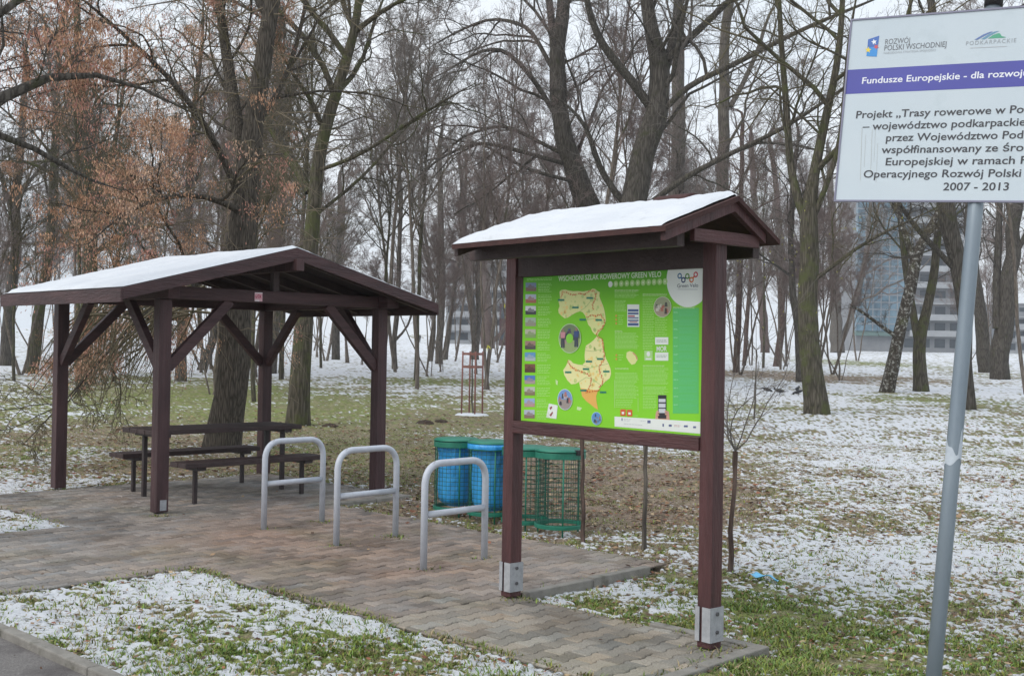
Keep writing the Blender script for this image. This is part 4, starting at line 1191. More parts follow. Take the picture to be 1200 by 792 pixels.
# ================================================================== OPEN SHELTER
SW, SD, PS = 2.617, 2.36, .127
SHW = [-3.3727, 11.0962, 0]; SHY = .7662
def build_shelter():
    root = thing('picnic_shelter', 'open brown timber picnic shelter with four posts and a snow-covered gable roof', 'shelter', SHW, SHY)
    W_ = M['wood']
    for (a, b) in ((0, 0), (SW, 0), (0, SD), (SW, SD)):
        MB().box(a, a + PS, b, b + PS, .012, 2.06).build('post', W_, root, bevel=.006)
    for a in (0, SW):
        MB().box(a + .004, a + PS - .004, -.15, SD + PS + .12, 2.062, 2.20).build('wall_plate', M['beam_wood'], root, bevel=.005)
    for b in (.01, SD + .01):
        MB().box(PS, SW, b, b + .105, 2.066, 2.19).build('tie_beam', M['beam_wood'], root, bevel=.005)
    # short tie-beam ends past the right-hand plates
    for b in (.01, SD + .01):
        MB().box(SW + PS, SW + PS + .16, b, b + .105, 2.07, 2.186).build('tie_beam', M['beam_wood'], root, bevel=.005)
    # knee braces, two to a post
    for a, sa in ((0, 1), (SW, -1)):
        for b, sb in ((0, 1), (SD, -1)):
            ca, cb = a + PS / 2, b + PS / 2
            p = np.array([ca + sa * .055, cb, 1.40]); q = np.array([ca + sa * .72, cb, 2.07])
            MB().beam(p, q, .07, .10, side=(0, 1, 0)).build('knee_brace', M['beam_wood'], root, bevel=.004)
            p = np.array([ca, cb + sb * .055, 1.40]); q = np.array([ca, cb + sb * .72, 2.07])
            MB().beam(p, q, .07, .10, side=(1, 0, 0)).build('knee_brace', M['beam_wood'], root, bevel=.004)
    # roof: ridge along B
    aL, aR, aM, b0, b1 = -.545, 3.162, 1.305, -.336, SD + PS + .02
    ez, rz = 2.135, 2.622
    sl = (rz - ez) / (aM - aL)
    roof = MB()
    for (x0, x1) in ((aL, aM), (aR, aM)):
        V = []
        for dz in (-.022, 0):
            V += [(x0, b0 + .0, ez + dz), (x0, b1, ez + dz), (x1, b1, rz + dz), (x1, b0, rz + dz)]
        F = [(0, 1, 2, 3), (7, 6, 5, 4), (0, 4, 5, 1), (1, 5, 6, 2), (3, 2, 6, 7), (0, 3, 7, 4)]
        roof.add(V, F)
    ro = roof.build('roof', M['roof_felt'], root)
    # barge boards (front and back), fascia along the eaves
    for b in (b0 - .024, b1 + .002):
        for (x0, x1) in ((aL, aM), (aR, aM)):
            hb = .128
            V = [(x, bb, z) for bb in (b, b + .022) for (x, z) in ((x0, ez - .004), (x1, rz - .004), (x1, rz - hb), (x0, ez - hb * .86))]
            MB().add(V, [(0, 1, 2, 3), (7, 6, 5, 4), (0, 4, 5, 1), (1, 5, 6, 2), (2, 6, 7, 3), (0, 3, 7, 4)]).build('barge_board', M['beam_wood'], root, bevel=.003)
    for x in (aL - .022, aR + .001):
        MB().box(x, x + .021, b0 - .024, b1 + .024, ez - .135, ez - .012).build('fascia', M['beam_wood'], root, bevel=.003)
    # ridge beam, king posts, rafters
    MB().box(aM - .045, aM + .045, b0 - .075, b1, rz - .235, rz - .115).build('ridge_beam', W_, root, bevel=.004)
    for b in (.06, SD + .06):
        MB().box(aM - .035, aM + .035, b - .03, b + .03, 2.19, rz - .20).build('king_post', M['dark_wood'], root)
    for k in range(5):
        b = b0 + .10 + (b1 - b0 - .2) * k / 4
        for (x0, x1) in ((aL + .03, aM - .05), (aR - .03, aM + .05)):
            z0 = ez + sl * abs(x0 - (aL if x0 < aM else aR)); z1 = ez + sl * abs(x1 - (aL if x1 < aM else aR))
            MB().beam((x0, b, z0 - .072), (x1, b, z1 - .072), .05, .085, side=(0, 1, 0)).build('rafter', M['dark_wood'], root)
    # snow on both slopes
    sm = MB()
    nx, ny = 40, 34
    for (x0, x1) in ((aL + .012, aM), (aR - .012, aM)):
        X, Y = np.meshgrid(np.linspace(x0, x1, nx), np.linspace(b0 - .006, b1 + .006, ny), indexing='ij')
        tt = np.minimum(np.abs(X - x0) / .06, 1) * np.minimum((Y - b0 + .006) / .04, 1) * np.minimum((b1 + .006 - Y) / .04, 1)
        X = X + (.022 * (fbm(Y * 5, Y * 0 + x0, 8, 3) - .5) + .0) * np.clip(1 - np.abs(X - x0) / .4, 0, 1)
        th = .004 + (.030 + .034 * (fbm(X * 1.6, Y * 1.6, 3, 3) - .5) + .014 * (fbm(X * 11, Y * 11, 4, 3) - .5)) * np.clip(tt, 0, 1) ** .5
        Z = ez + sl * np.abs(X - (aL if x0 < aM else aR)) + th
        V = np.stack([X, Y, Z], -1).reshape(-1, 3)
        F = [(i * ny + j, (i + 1) * ny + j, (i + 1) * ny + j + 1, i * ny + j + 1) for i in range(nx - 1) for j in range(ny - 1)]
        if x0 > aM: F = [f[::-1] for f in F]
        sm.add(V, F)
    so = sm.build('snow_layer', M['snow'], ro, smooth=True)
    # worn patch of bare wood / plate at the foot of the front post
    MB().box(.038, .104, -.0035, -.0005, .03, .13).build('foot_plate', M['galv'], root)
    # pink paper notice on the tie beam
    nb = MB().box(1.035, 1.125, .0035, .0085, 2.078, 2.168)
    n_ = nb.build('notice', mat('pink_notice', (.62, .33, .38), .8, (.70, .45, .49), 30), root, label='small faded pink notice with white and red marks')
    st = MB()
    for (x0, z0, x1, z1) in ((.012, .06, .014, .03), (.022, .03, .032, .06), (.035, .064, .052, .066), (.052, .066, .044, .03), (.058, .03, .066, .064), (.066, .064, .074, .03)):
        st.beam((1.035 + x0, .0022, 2.078 + z0), (1.035 + x1, .0022, 2.078 + z1), .002, .007, side=(0, 1, 0))
    st.build('scribble', mat('notice_red', (.5, .10, .16), .8), n_)
    wb = MB().box(1.037, 1.123, .0012, .0032, 2.158, 2.167).box(1.037, 1.09, .0012, .0032, 2.079, 2.090)
    wb.build('border', mat('notice_white', (.78, .74, .76), .8), n_)
build_shelter()

# ------------------------------------------------------------------ picnic table and benches (A,B grid)
def plank_thing(name, label, cat, a0, a1, b0, b1, z, th, planks, legs, group=None, legh=.02):
    c = ab2w((a0 + a1) / 2, (b0 + b1) / 2)
    root = thing(name, label, cat, c, GY, group)
    la, lb = (a1 - a0) / 2, (b1 - b0) / 2
    pw = 2 * lb / planks
    for k in range(planks):
        MB().box(-la, la, -lb + k * pw + .004, -lb + (k + 1) * pw - .004, z - th, z).build('plank', M['dark_wood'], root, bevel=.006)
    for (A, B) in legs:
        x, y = A - (a0 + a1) / 2, B - (b0 + b1) / 2
        MB().box(x - legh, x + legh, y - legh, y + legh, 0, z - th - .034).build('leg', M['steel_dark'], root, bevel=.003)
    for A in sorted({l[0] for l in legs}):
        x = A - (a0 + a1) / 2
        MB().box(x - .05, x + .05, -lb + .03, lb - .03, z - th - .034, z - th - .001).build('bracket', M['steel_dark'], root)
    return root
plank_thing('picnic_table', 'long dark brown plank picnic table under the shelter roof', 'table', .36, 2.22, .76, 1.40, .735, .05, 4,
            [(.54, .92), (.54, 1.24), (2.05, .90), (2.05, 1.22)], legh=.022)
GBN = 'benches beside the picnic table'
plank_thing('picnic_bench', 'dark brown plank bench on the near side of the picnic table', 'bench', .46, 2.16, .26, .58, .43, .05, 2, [(.66, .42), (1.98, .42)], GBN)
plank_thing('picnic_bench', 'dark brown plank bench on the far side of the picnic table', 'bench', .46, 2.20, 1.56, 1.88, .43, .05, 2, [(.66, 1.70), (2.04, 1.70)], GBN)

# ------------------------------------------------------------------ cycle stands
def cycle_stand(x, y, label, yaw):
    root = thing('bicycle_stand', label, 'bike rack', (x, y, 0), yaw, 'grey steel bicycle stands on the paving')
    r = .0265
    path = rounded_path([(0, 0, -.05), (0, 0, .80 - r), (.653, 0, .80 - r), (.653, 0, -.05)], .15, 9)
    MB().tube(path, r, 16).build('hoop', M['rack'], root, smooth=True)
    MB().tube([(.02, 0, .40), (.633, 0, .40)], r * .92, 14).build('crossbar', M['rack'], root, smooth=True)
    return root
for (x, y, lb) in ((-2.176, 10.316, 'grey tubular bicycle stand nearest the picnic bench, farthest from the map board'),
                   (-1.415, 9.542, 'middle one of the three grey tubular bicycle stands'),
                   (-.625, 8.581, 'grey tubular bicycle stand nearest the map board, in front of the blue bag bin')):
    cycle_stand(x, y, lb, .8375)

# ------------------------------------------------------------------ wire litter bins
def wire_bin(A, B, label, bag, yaw):
    c = ab2w(A, B)
    c[2] = float(lawn_z(c[0], c[1])) + .012
    root = thing('wire_bin', label, 'bin', c, yaw, 'green wire litter bins in a row beside the cycle stands')
    r, h = .215, .725
    mb = MB()
    for k in range(30):
        a = 2 * PI * k / 30
        mb.tube([(r * math.cos(a), r * math.sin(a), .07), (r * math.cos(a), r * math.sin(a), h - .02)], .0025, 4, cap=False)
    for k in range(15):
        z = .09 + (h - .14) * k / 14
        ring = [(r * math.cos(2 * PI * q / 28), r * math.sin(2 * PI * q / 28), z) for q in range(28)]
        mb.tube(ring, .0025, 4, closed=True)
    mb.build('wire_basket', M['green_wire'], root, smooth=True)
    for a in (.4, 2.5, 4.6):
        MB().tube([(r * .99 * math.cos(a), r * .99 * math.sin(a), -.03), (r * .99 * math.cos(a), r * .99 * math.sin(a), h - .01)], .008, 6).build('upright', M['green_ring'], root, smooth=True)
    MB().lathe([(r + .004, h - .055), (r + .013, h - .055), (r + .013, h), (r + .004, h)], 40, closed=True).build('rim', M['green_ring'], root, bevel=.003)
    MB().lathe([(r - .012, .055), (r + .012, .05), (r + .014, .085), (r - .010, .09)], 40, closed=True).build('base_ring', M['green_ring'], root, bevel=.003)
    lid = MB().lathe([(.12, h + .020), (r - .01, h + .016), (r + .016, h + .006), (r + .018, h + .014), (r - .01, h + .030), (.12, h + .034), (.0001, h + .036)], 40)
    lo = lid.build('lid', M['green_ring'], root, smooth=True)
    MB().box(-r - .035, -r + .03, -.03, .03, h - .015, h + .03).build('hinge', M['black_plastic'], lo, bevel=.004)
    if bag:
        n, s = 80, 54
        V = []
        for i in range(s):
            t = i / (s - 1)
            z = h - .012 - t * (h - .10)
            rr = (r - .008) * (1 - .14 * math.sin(min(t * 3, 1) * PI / 2) + .06 * math.sin(t * PI)) * (1 - max(0, (t - .86) / .14) ** 2 * .45)
            for k in range(n):
                a = 2 * PI * k / n
                rdg = lambda sa, sz, o_: 1 - abs(2 * float(vnoise(np.array(a * sa + bag * 3 + o_), np.array(t * sz + a * .6 + o_), 19)) - 1)
                f = .93 + .05 * rdg(3.4, 4., 0) + .035 * rdg(7.5, 7., 5) + .07 * (fbm(np.array(a * 2.4 + bag * 7), np.array(t * 2.6 + bag), 9, 3) - .5) + .018 * math.sin(a * 11 + 4 * t + bag) * (1 - t)
                V.append((rr * f * math.cos(a) * .97, rr * f * math.sin(a) * .97, z))
        F = [(i * n + k, (i + 1) * n + k, (i + 1) * n + (k + 1) % n, i * n + (k + 1) % n) for i in range(s - 1) for k in range(n)]
        F.append(tuple((s - 1) * n + k for k in range(n)))
        bo = MB().add(V, F).build('bin_bag', M['bag'], root, smooth=True)
        # the bag's turned-over hem on the rim
        V = []
        hem = [(r - .006, h + .004), (r + .017, h + .003), (r + .020, h - .018), (r + .018, h - .030)]
        for i, (q, z) in enumerate(hem):
            for k in range(n):
                a = 2 * PI * k / n
                dz = -.022 * vnoise(np.array(a * 2.2 + bag * 3), np.array(.5), 5) * (i >= 2) * (i - 1)
                V.append((q * math.cos(a), q * math.sin(a), z + float(dz)))
        F = [(i * n + k, i * n + (k + 1) % n, (i + 1) * n + (k + 1) % n, (i + 1) * n + k) for i in range(3) for k in range(n)]
        if bag > 1: MB().add(V, F).build('bag_hem', M['bag'], bo, smooth=True)
    return root
wire_bin(2.30, -1.73, 'green wire bin with a full bright blue bag, farthest left of the row', 1, 2.4)
wire_bin(2.28, -2.24, 'green wire bin with a blue bag turned over its rim, second from the left', 2, 2.4)
wire_bin(2.26, -2.72, 'green wire bin half hidden behind the left post of the map board', 0, 2.2)
wire_bin(2.20, -3.20, 'empty green wire bin right of the left post of the map board', 0, 2.3)

# ------------------------------------------------------------------ young trees and the staked sapling
def sapling(u, v, label, seed, hgt, head, spread, yellow=0, Y=None, group='young trees planted along the paving', side=(0, 0)):
    b = ground_at(u, v) if Y is None else at_depth(u, v, Y)
    b[2] = float(lawn_z(np.array(b[0]), np.array(b[1])))
    rg = np.random.default_rng(seed)
    root = thing('young_tree', label, 'tree', b, group=group)
    n = 12
    z = np.linspace(-.04, head, n)
    P = np.c_[b[0] + np.cumsum(rg.normal(size=n)) * .006 + side[0] * .05 * z, b[1] + np.cumsum(rg.normal(size=n)) * .006, b[2] + z]
    R = np.linspace(.021, .014, n); R[0] = .030; R[-2] = .021; R[-1] = .019
    wt = Wood(); lumpy(wt, P, R, 9, rg, .08)
    link(bpy.data.objects.new('trunk', wt.mesh('trunk', BK['brown'] if seed % 2 else BK['grey'], b)), root)
    wc = Wood()
    k = 6
    a = rg.random(k) * .5 + np.arange(k) * 2 * PI / k
    Q = np.empty((k, 8, 3)); Q[:, 0] = P[-1]
    d = np.c_[np.cos(a) * .62 + side[0], np.sin(a) * .62 + side[1], .5 + .5 * rg.random(k)]
    L = (hgt - head) * (.6 + .5 * rg.random(k))
    for j in range(1, 8):
        d = d + rg.normal(size=(k, 3)) * .20; d[:, 2] += .12
        d /= np.linalg.norm(d, axis=1)[:, None]
        Q[:, j] = Q[:, j - 1] + d * (L / 7 * spread)[:, None]
    R1 = np.tile(np.linspace(.0065, .002, 8), (k, 1))
    wc.tubes(Q, R1, 6)
    a2, r2, l2 = grow(rg, Q, R1, L, 9, .65, .55, 6, .12, .24, .1, .005, .02, .0018)
    wc.tubes(a2, r2, 4)
    a3, r3, l3 = grow(rg, a2, r2, l2, 5, .65, .55, 5, .05, .24, .1, .004, 0, .0011)
    wc.tubes(a3, r3, 3)
    link(bpy.data.objects.new('crown', wc.mesh('crown', TW['grey'], b)), root)
    if yellow:
        tips = a3[:, -1]; tips = tips[rg.permutation(len(tips))[:yellow * 2]]
        V = []; C = []
        for t in tips:
            for _ in range(2):
                d = np.array([rg.normal() * .5, rg.normal() * .5, -1]); d /= np.linalg.norm(d)
                s = np.cross(d, rg.normal(size=3)); s /= np.linalg.norm(s)
                l_ = .035 + .03 * rg.random(); w_ = .006
                V += [t, t + d * l_ * .5 + s * w_, t + d * l_, t + d * l_ * .5 - s * w_]
                C += [np.array([.42, .42, .06]) * (.7 + .5 * rg.random())] * 4
        V = np.array(V)
        link(bpy.data.objects.new('leaves', np_mesh('leaves', V - b, np.arange(len(V)).reshape(-1, 4), M['leaf'], False, {'col': np.array(C)})), root)
    return root
sapling(684, 634, 'young tree beside the empty wire bin, close behind the board', 51, 2.35, .95, 1., 30, side=(-.35, .1))
sapling(755, 642, 'young tree with a thin stem standing under the middle of the map board', 52, 2.2, .95, 1.)
sapling(857, 661, 'young bare tree with an open vase of twigs right of the right board post', 53, 1.95, .95, .9, 0)
sapling(885, 432, 'thin young tree with a few yellow-green leaves right of the board roof', 54, 5.2, 1.6, 1.1, 60, Y=27., group='young trees with late leaves')

def staked_sapling():
    b = ground_at(553, 485)
    root = thing('staked_sapling', 'young tree tied between red-brown stakes in a round snowy patch', 'tree', b)
    MB().lathe([(.40, -.03), (.34, .010), (.0001, .022)], 20).build('snowy_patch', M['snow'], root, smooth=True)
    WD = mat('red_brown_stake', (.20, .085, .07), .8, (.28, .13, .11), 12)
    h = 1.45
    for q, a in enumerate((.3, 1.87, 3.44, 5.01)):
        MB().tube([(.25 * math.cos(a), .25 * math.sin(a), -.05), (.24 * math.cos(a), .24 * math.sin(a), h)], .019, 8).build('stake', WD, root, smooth=True)
    for zz in (h - .06, h - .36):
        for q in range(4):
            a, c = .3 + 1.57 * q, .3 + 1.57 * (q + 1)
            MB().beam((.25 * math.cos(a), .25 * math.sin(a), zz), (.25 * math.cos(c), .25 * math.sin(c), zz), .02, .055).build('rail', WD, root)
    rg = np.random.default_rng(3)
    z = np.linspace(0, 3.6, 12)
    P = np.c_[np.cumsum(rg.normal(size=12)) * .015, np.cumsum(rg.normal(size=12)) * .015, z]
    R = np.linspace(.022, .006, 12)
    wt = Wood(); wt.tubes(P[None], R[None], 7)
    link(bpy.data.objects.new('trunk', wt.mesh('trunk', BK['grey'], np.zeros(3))), root)
    wc = Wood()
    a1, r1, l1 = grow(rg, P[None], R[None], np.array([3.4]), 16, .6, .35, 6, .25, .15, .42, .007, .03)
    wc.tubes(a1, r1, 4)
    a2, r2, l2 = grow(rg, a1, r1, l1, 5, .6, .5, 5, .1, .2, .1, .006, 0, .003)
    wc.tubes(a2, r2, 3)
    link(bpy.data.objects.new('crown', wc.mesh('crown', TW['mauve'], np.zeros(3))), root)
staked_sapling()

# ================================================================== LETTERING
def text_shape(s, size=1., shear=0., bold=0., space=1.):
    cu = bpy.data.curves.new('lettering', 'FONT')
    cu.body = s; cu.size = size; cu.shear = shear; cu.offset = bold; cu.space_character = space
    cu.resolution_u = 3
    o = bpy.data.objects.new('lettering', cu)
    COL.objects.link(o)
    dg = bpy.context.evaluated_depsgraph_get(); dg.update()
    me = bpy.data.meshes.new_from_object(o.evaluated_get(dg))
    V = np.empty(len(me.vertices) * 3, np.float32); me.vertices.foreach_get('co', V); V = V.reshape(-1, 3)[:, :2].astype(float)
    F = [tuple(p.vertices) for p in me.polygons]
    bpy.data.objects.remove(o); bpy.data.curves.remove(cu); bpy.data.meshes.remove(me)
    return V, F

def cap_height(bold=0., shear=0.):
    V, _ = text_shape('H', 1, shear, bold)
    return V[:, 1].max() - V[:, 1].min()

def homography(src, dst):
    A = []; b = []
    for (x, y), (X, Y) in zip(src, dst):
        A += [[x, y, 1, 0, 0, 0, -X * x, -X * y], [0, 0, 0, x, y, 1, -Y * x, -Y * y]]; b += [X, Y]
    h = np.linalg.solve(np.array(A, float), np.array(b, float))
    return np.r_[h, 1].reshape(3, 3)

def flat(name, col, rough=.45):
    return mat(name, col, rough)
INK = {}
def ink(col, nm='print'):
    k = tuple(col)
    if k not in INK: INK[k] = mat(f'{nm}_ink', col, .42)
    return INK[k]

# ================================================================== MAP BOARD
BW, BY = [.0172, 7.61, 0], -.8457
BSEP, BP = 1.6558, .095
def build_board():
    root = thing('map_board', 'tall brown timber notice board with snowy gable roof and bright green trail map', 'notice board', BW, BY)
    W_ = M['board_wood']
    for s0 in (-BP, BSEP - BP):
        po = MB().box(s0, s0 + BP, 0, BP, .008, 2.285).build('post', W_, root, bevel=.005)
        # galvanised shoe: two channels clasping the post, a slot between them
        for sd in (0, 1):
            mb = MB()
            if sd: x0, x1 = s0 + BP + .0008, s0 + BP + .0058
            else: x0, x1 = s0 - .0058, s0 - .0008
            xa, xb = (s0 + BP - .052, s0 + BP + .0058) if sd else (s0 - .0058, s0 + .024)
            mb.box(x0, x1, -.0062, BP + .0062, .045, .235)
            mb.box(xa, xb, -.0115, -.0064, .046, .2345)
            mb.box(xa, xb, BP + .0064, BP + .0115, .046, .2345)
            sh = mb.build('post_shoe', M['galv'], po)
            for z in (.10, .20):
                bm_ = MB()
                xx = x1 if sd else x0
                a = np.arange(6) * PI / 3
                poly = [(.0115 * math.cos(t), .0115 * math.sin(t)) for t in a]
                bm_.prism(poly, (xx, .047, z), (0, 1, 0), (0, 0, 1), (1 if sd else -1, 0, 0), .009)
                bm_.build('bolt', M['bolt'], sh, bevel=.001)
    MB().box(.0008, BSEP - BP - .0008, .018, .075, 2.108, 2.245).build('top_rail', M['dark_wood'], root, bevel=.004)
    MB().box(.0008, BSEP - BP - .0008, -.012, .082, 1.088, 1.168).build('bottom_rail', M['board_beam'], root, bevel=.005)
    # ---------------- roof
    s0, s1 = -.015, BSEP + .088
    tf, tr, tb, ez, rz = -.527, .08, .465, 2.285, 2.498
    def zt(t): return ez + (rz - ez) * ((t - tf) / (tr - tf) if t <= tr else (tb - t) / (tb - tr))
    deck = MB()
    for (t0, t1) in ((tf, tr), (tb, tr)):
        V = [(s, t, z + dz) for dz in (-.028, 0) for (s, t, z) in ((s0, t0, ez), (s1, t0, ez), (s1, t1, rz), (s0, t1, rz))]
        deck.add(V, [(0, 1, 2, 3), (7, 6, 5, 4), (0, 4, 5, 1), (1, 5, 6, 2), (2, 6, 7, 3), (0, 3, 7, 4)])
    ro = deck.build('roof', M['red_felt'], root)
    for s in (BSEP + .045, -.01):                          # gable rafters and the tie across them
        for (t0, t1) in ((tf + .03, tr), (tb - .10, tr)):
            MB().beam((s, t0, zt(t0) - .056), (s, t1, zt(t1) - .056), .035, .055, side=(1, 0, 0), skew=(0, 0, 1)).build('gable_rafter', W_ if s > 1 else M['dark_wood'], root, bevel=.003)
    for s in (BSEP + .004, -BP - .04):
        MB().box(s, s + .036, -.235, .335, 2.232, 2.302).build('gable_tie', M['board_beam'], root, bevel=.004)
    for (t, zz) in ((-.30, zt(-.30) - .030), (.36, zt(.36) - .030)):
        MB().box(-.08, BSEP, t - .03, t + .03, zz - .135, zz - .030).build('purlin', M['dark_wood'], root, bevel=.003)
    # ---------------- snow
    nx, ny = 70, 30
    sm = MB()
    for (t0, t1) in ((tf + .004, tr), (tb - .004, tr)):
        X, Y = np.meshgrid(np.linspace(s0 + .004, s1 - .03, nx), np.linspace(t0, t1, ny), indexing='ij')
        e = np.minimum((X - s0) / .05, 1) * np.minimum((s1 - .026 - X) / .04, 1) * np.minimum(np.abs(Y - t0) / .05, 1)
        Y = Y + .022 * (fbm(X * 6, X * 0 + t0, 18, 3) - .5) * np.clip(1 - np.abs(Y - t0) / .25, 0, 1)
        th = .003 + (.032 + .032 * (fbm(X * 2.6, Y * 2.6, 13, 3) - .5) + .016 * (fbm(X * 13, Y * 13, 14, 3) - .5)) * np.clip(e, 0, 1) ** .5
        gap = np.exp(-(((X - 1.30) / .16) ** 2 + ((Y - .13) / .10) ** 2))
        Z = ez + (rz - ez) * np.abs(Y - (tf if t0 < tr else tb)) / abs((tf if t0 < tr else tb) - tr) + th * (1 - .9 * gap * (t0 > tr))
        V = np.stack([X, Y, Z], -1).reshape(-1, 3)
        F = [(i * ny + j, (i + 1) * ny + j, (i + 1) * ny + j + 1, i * ny + j + 1) for i in range(nx - 1) for j in range(ny - 1)]
        if t0 > tr: F = [f[::-1] for f in F]
        sm.add(V, F)
    sm.build('snow_layer', M['snow'], ro, smooth=True)
    a = np.linspace(0, PI, 9)
    cap = MB()
    cap.prism([(.085 * math.cos(t), .045 * math.sin(t)) for t in a], (1.16, tr + .02, rz + .004), (0, 1, 0), (0, 0, 1), (1, 0, 0), .26)
    cap.build('ridge_cap', M['red_felt'], ro, bevel=.01)
    # ---------------- the printed panel
    pl, pw, z0, z1, tp = .030, 1.500, 1.1705, 2.118, .042
    panel = MB().box(pl, pl + pw, tp, tp + .012, z0, z1).build('map_panel', None or PANEL_MAT, root)
    Hm = homography([(78, 85), (806, 42), (797, 757), (60, 695)], [(0, 0), (1, 0), (1, 1), (0, 1)])
    def pu(x, y):
        q = Hm @ np.array([x, y, 1.]); return pl + pw * q[0] / q[2], z1 - (z1 - z0) * q[1] / q[2]
    layer = [0]
    def sheet(name, polys, m, lev, label=None, mats=None):
        """flat printed shapes; polys are lists of (s,z), all on one thin layer"""
        mb = MB()
        y = tp - .0007 * lev
        for q, p in enumerate(polys):
            mb.add([(a, y, b) for a, b in p], [tuple(range(len(p)))], 0 if mats is None else mats[q])
        o = mb.build(name, m, panel)
        # keep faces towards the viewer
        return o
    def P(pts): return [pu(x, y) for x, y in pts]
    def rect(x0, y0, x1, y1): return P([(x0, y0), (x1, y0), (x1, y1), (x0, y1)])
    def rectp(c, ws, hs):       # true rectangle centred at (s,z)
        return [(c[0] - ws / 2, c[1] - hs / 2), (c[0] + ws / 2, c[1] - hs / 2), (c[0] + ws / 2, c[1] + hs / 2), (c[0] - ws / 2, c[1] + hs / 2)]
    def disc(c, r, rz_=None, n=28):
        rz_ = rz_ or r
        return [(c[0] + r * math.cos(2 * PI * k / n), c[1] + rz_ * math.sin(2 * PI * k / n)) for k in range(n)]
    def annulus(c, r0, r1, n=20):
        out_ = []
        for k in range(n):
            a, b = 2 * PI * k / n, 2 * PI * (k + 1) / n
            out_.append([(c[0] + r0 * math.cos(a), c[1] + r0 * math.sin(a)), (c[0] + r1 * math.cos(a), c[1] + r1 * math.sin(a)),
                         (c[0] + r1 * math.cos(b), c[1] + r1 * math.sin(b)), (c[0] + r0 * math.cos(b), c[1] + r0 * math.sin(b))])
        return out_
    def words(name, s, x0, y0, x1, y1, cap_, m, lev, bold=.0, shear=0., space=1.):
        """lettering from the left baseline point to the right baseline point, cap height in metres"""
        V, F = text_shape(s, 1, shear, bold, space)
        a, b = pu(x0, y0), pu(x1, y1)
        wv = V[:, 0].max() - V[:, 0].min()
        sx = (b[0] - a[0]) / wv; sy = cap_ / cap_height(bold, shear)
        mb = MB(); y = tp - .0007 * lev
        X = a[0] + (V[:, 0] - V[:, 0].min()) * sx; Z = a[1] + (b[1] - a[1]) * (X - a[0]) / (b[0] - a[0]) + V[:, 1] * sy
        mb.add(np.c_[X, np.full(len(X), y), Z], F)
        return mb.build(name, m, panel)
    white = ink((.74, .78, .74)); pale = ink((.52, .80, .32)); dk = ink((.05, .06, .10))
    r = random.Random(9)
    # darker band at the top of the print, teal block at the right
    sheet('tint_block', [rect(684, 215, 790, 662)], ink((.10, .50, .13)), 1)
    # white corner with the ring emblem
    c = pu(748, 92); R_ = .1635
    pts = []
    tr_ = (pl + pw - .001, z1 - .001)
    for k in range(40):
        a = PI - .35 + (PI + .7) * k / 39
        p = (c[0] + R_ * math.cos(a), c[1] + R_ * 1.0 * math.sin(a))
        pts.append((min(p[0], tr_[0]), min(p[1], tr_[1])))
    pts.append(tr_)
    pts.append((c[0] - R_ * .92, tr_[1]))
    sheet('emblem_ground', [pts], white, 1)
    rings = [((712, 82), (.05, .16, .30)), ((727, 99), (.02, .05, .14)), ((743, 83), (.10, .26, .04)), ((760, 98), (.62, .17, .04)), ((777, 76), (.55, .03, .06))]
    for q, (xy, colr) in enumerate(rings):
        p = pu(*xy)
        polys = annulus(p, .0085, .0165)
        if q < 4:
            p2 = pu(*rings[q + 1][0]); d = np.array(p2) - np.array(p); l_ = np.linalg.norm(d); d /= l_; nrm = np.array([-d[1], d[0]]) * .0055
            a = np.array(p) + d * .015; b = np.array(p2) - d * .015
            polys = polys + [[tuple(a - nrm), tuple(b - nrm), tuple(b + nrm), tuple(a + nrm)]]
        sheet('emblem_ring', polys, ink(colr), 2)
    words('emblem_name', 'Green Velo', 702, 131, 787, 128, .021, dk, 2, .004)
    sheet('emblem_small_print', [rect(704, 137 - .0, 785, 139)], ink((.35, .38, .40)), 2)
    # headline and the row of pictogram discs
    words('headline', 'WSCHODNI SZLAK ROWEROWY GREEN VELO', 220, 106, 637, 86, .032, ink((.70, .80, .62)), 2, .012)
    cs = [pu(431 + 22.2 * k, 118 - 1.25 * k) for k in range(11)]
    sheet('pictogram_disc', [disc(p, .0185, n=16) for p in cs[:1]], white, 2)
    sheet('pictogram_discs', [q for p in cs[1:] for q in [disc(p, .0185, n=16)]], ink((.42, .66, .24)), 2)
    sheet('pictogram_marks', [rectp((p[0], p[1]), .012, .012) for p in cs[1:]], ink((.66, .80, .50)), 3)
    # left-hand column: photographs and captions
    cols = [((.16, .22, .34), (.20, .12, .09)), ((.45, .50, .60), (.40, .14, .09)), ((.60, .62, .64), (.05, .05, .06)), ((.35, .45, .35), (.30, .28, .22)), ((.45, .45, .35), (.22, .34, .12)), ((.32, .20, .16), (.08, .07, .07)),
            ((.12, .30, .52), (.40, .46, .50)), ((.18, .08, .05), (.09, .04, .03)), ((.07, .18, .50), (.38, .30, .28)), ((.46, .48, .42), (.22, .17, .10)), ((.30, .40, .62), (.45, .28, .26)), ((.42, .46, .55), (.24, .16, .13))]
    for k in range(12):
        y = 131 + k * 48.9 - k * .1; x0, x1 = 87 - k * 1.2, 130 - k * 1.2
        o = MB()
        top = rect(x0, y - 18, x1, y + 2); bot = rect(x0, y + 2, x1, y + 18)
        bld = P([(x0 + 8, y + 6), (x0 + 12, y - 6), (x0 + 20, y - 12), (x0 + 26, y - 4), (x0 + 35, y - 5), (x0 + 36, y + 8)])
        yy = tp - .0014
        for q, p in enumerate((top, bot)): o.add([(a, yy, b) for a, b in p], [(0, 1, 2, 3)], q)
        o.add([(a, yy - .0005, b) for a, b in bld], [tuple(range(6))], 2)
        o.build('photo', [ink(cols[k][0]), ink(cols[k][1]), ink(tuple(np.array(cols[k][1]) * .6 + np.array(cols[k][0]) * .3))], panel)
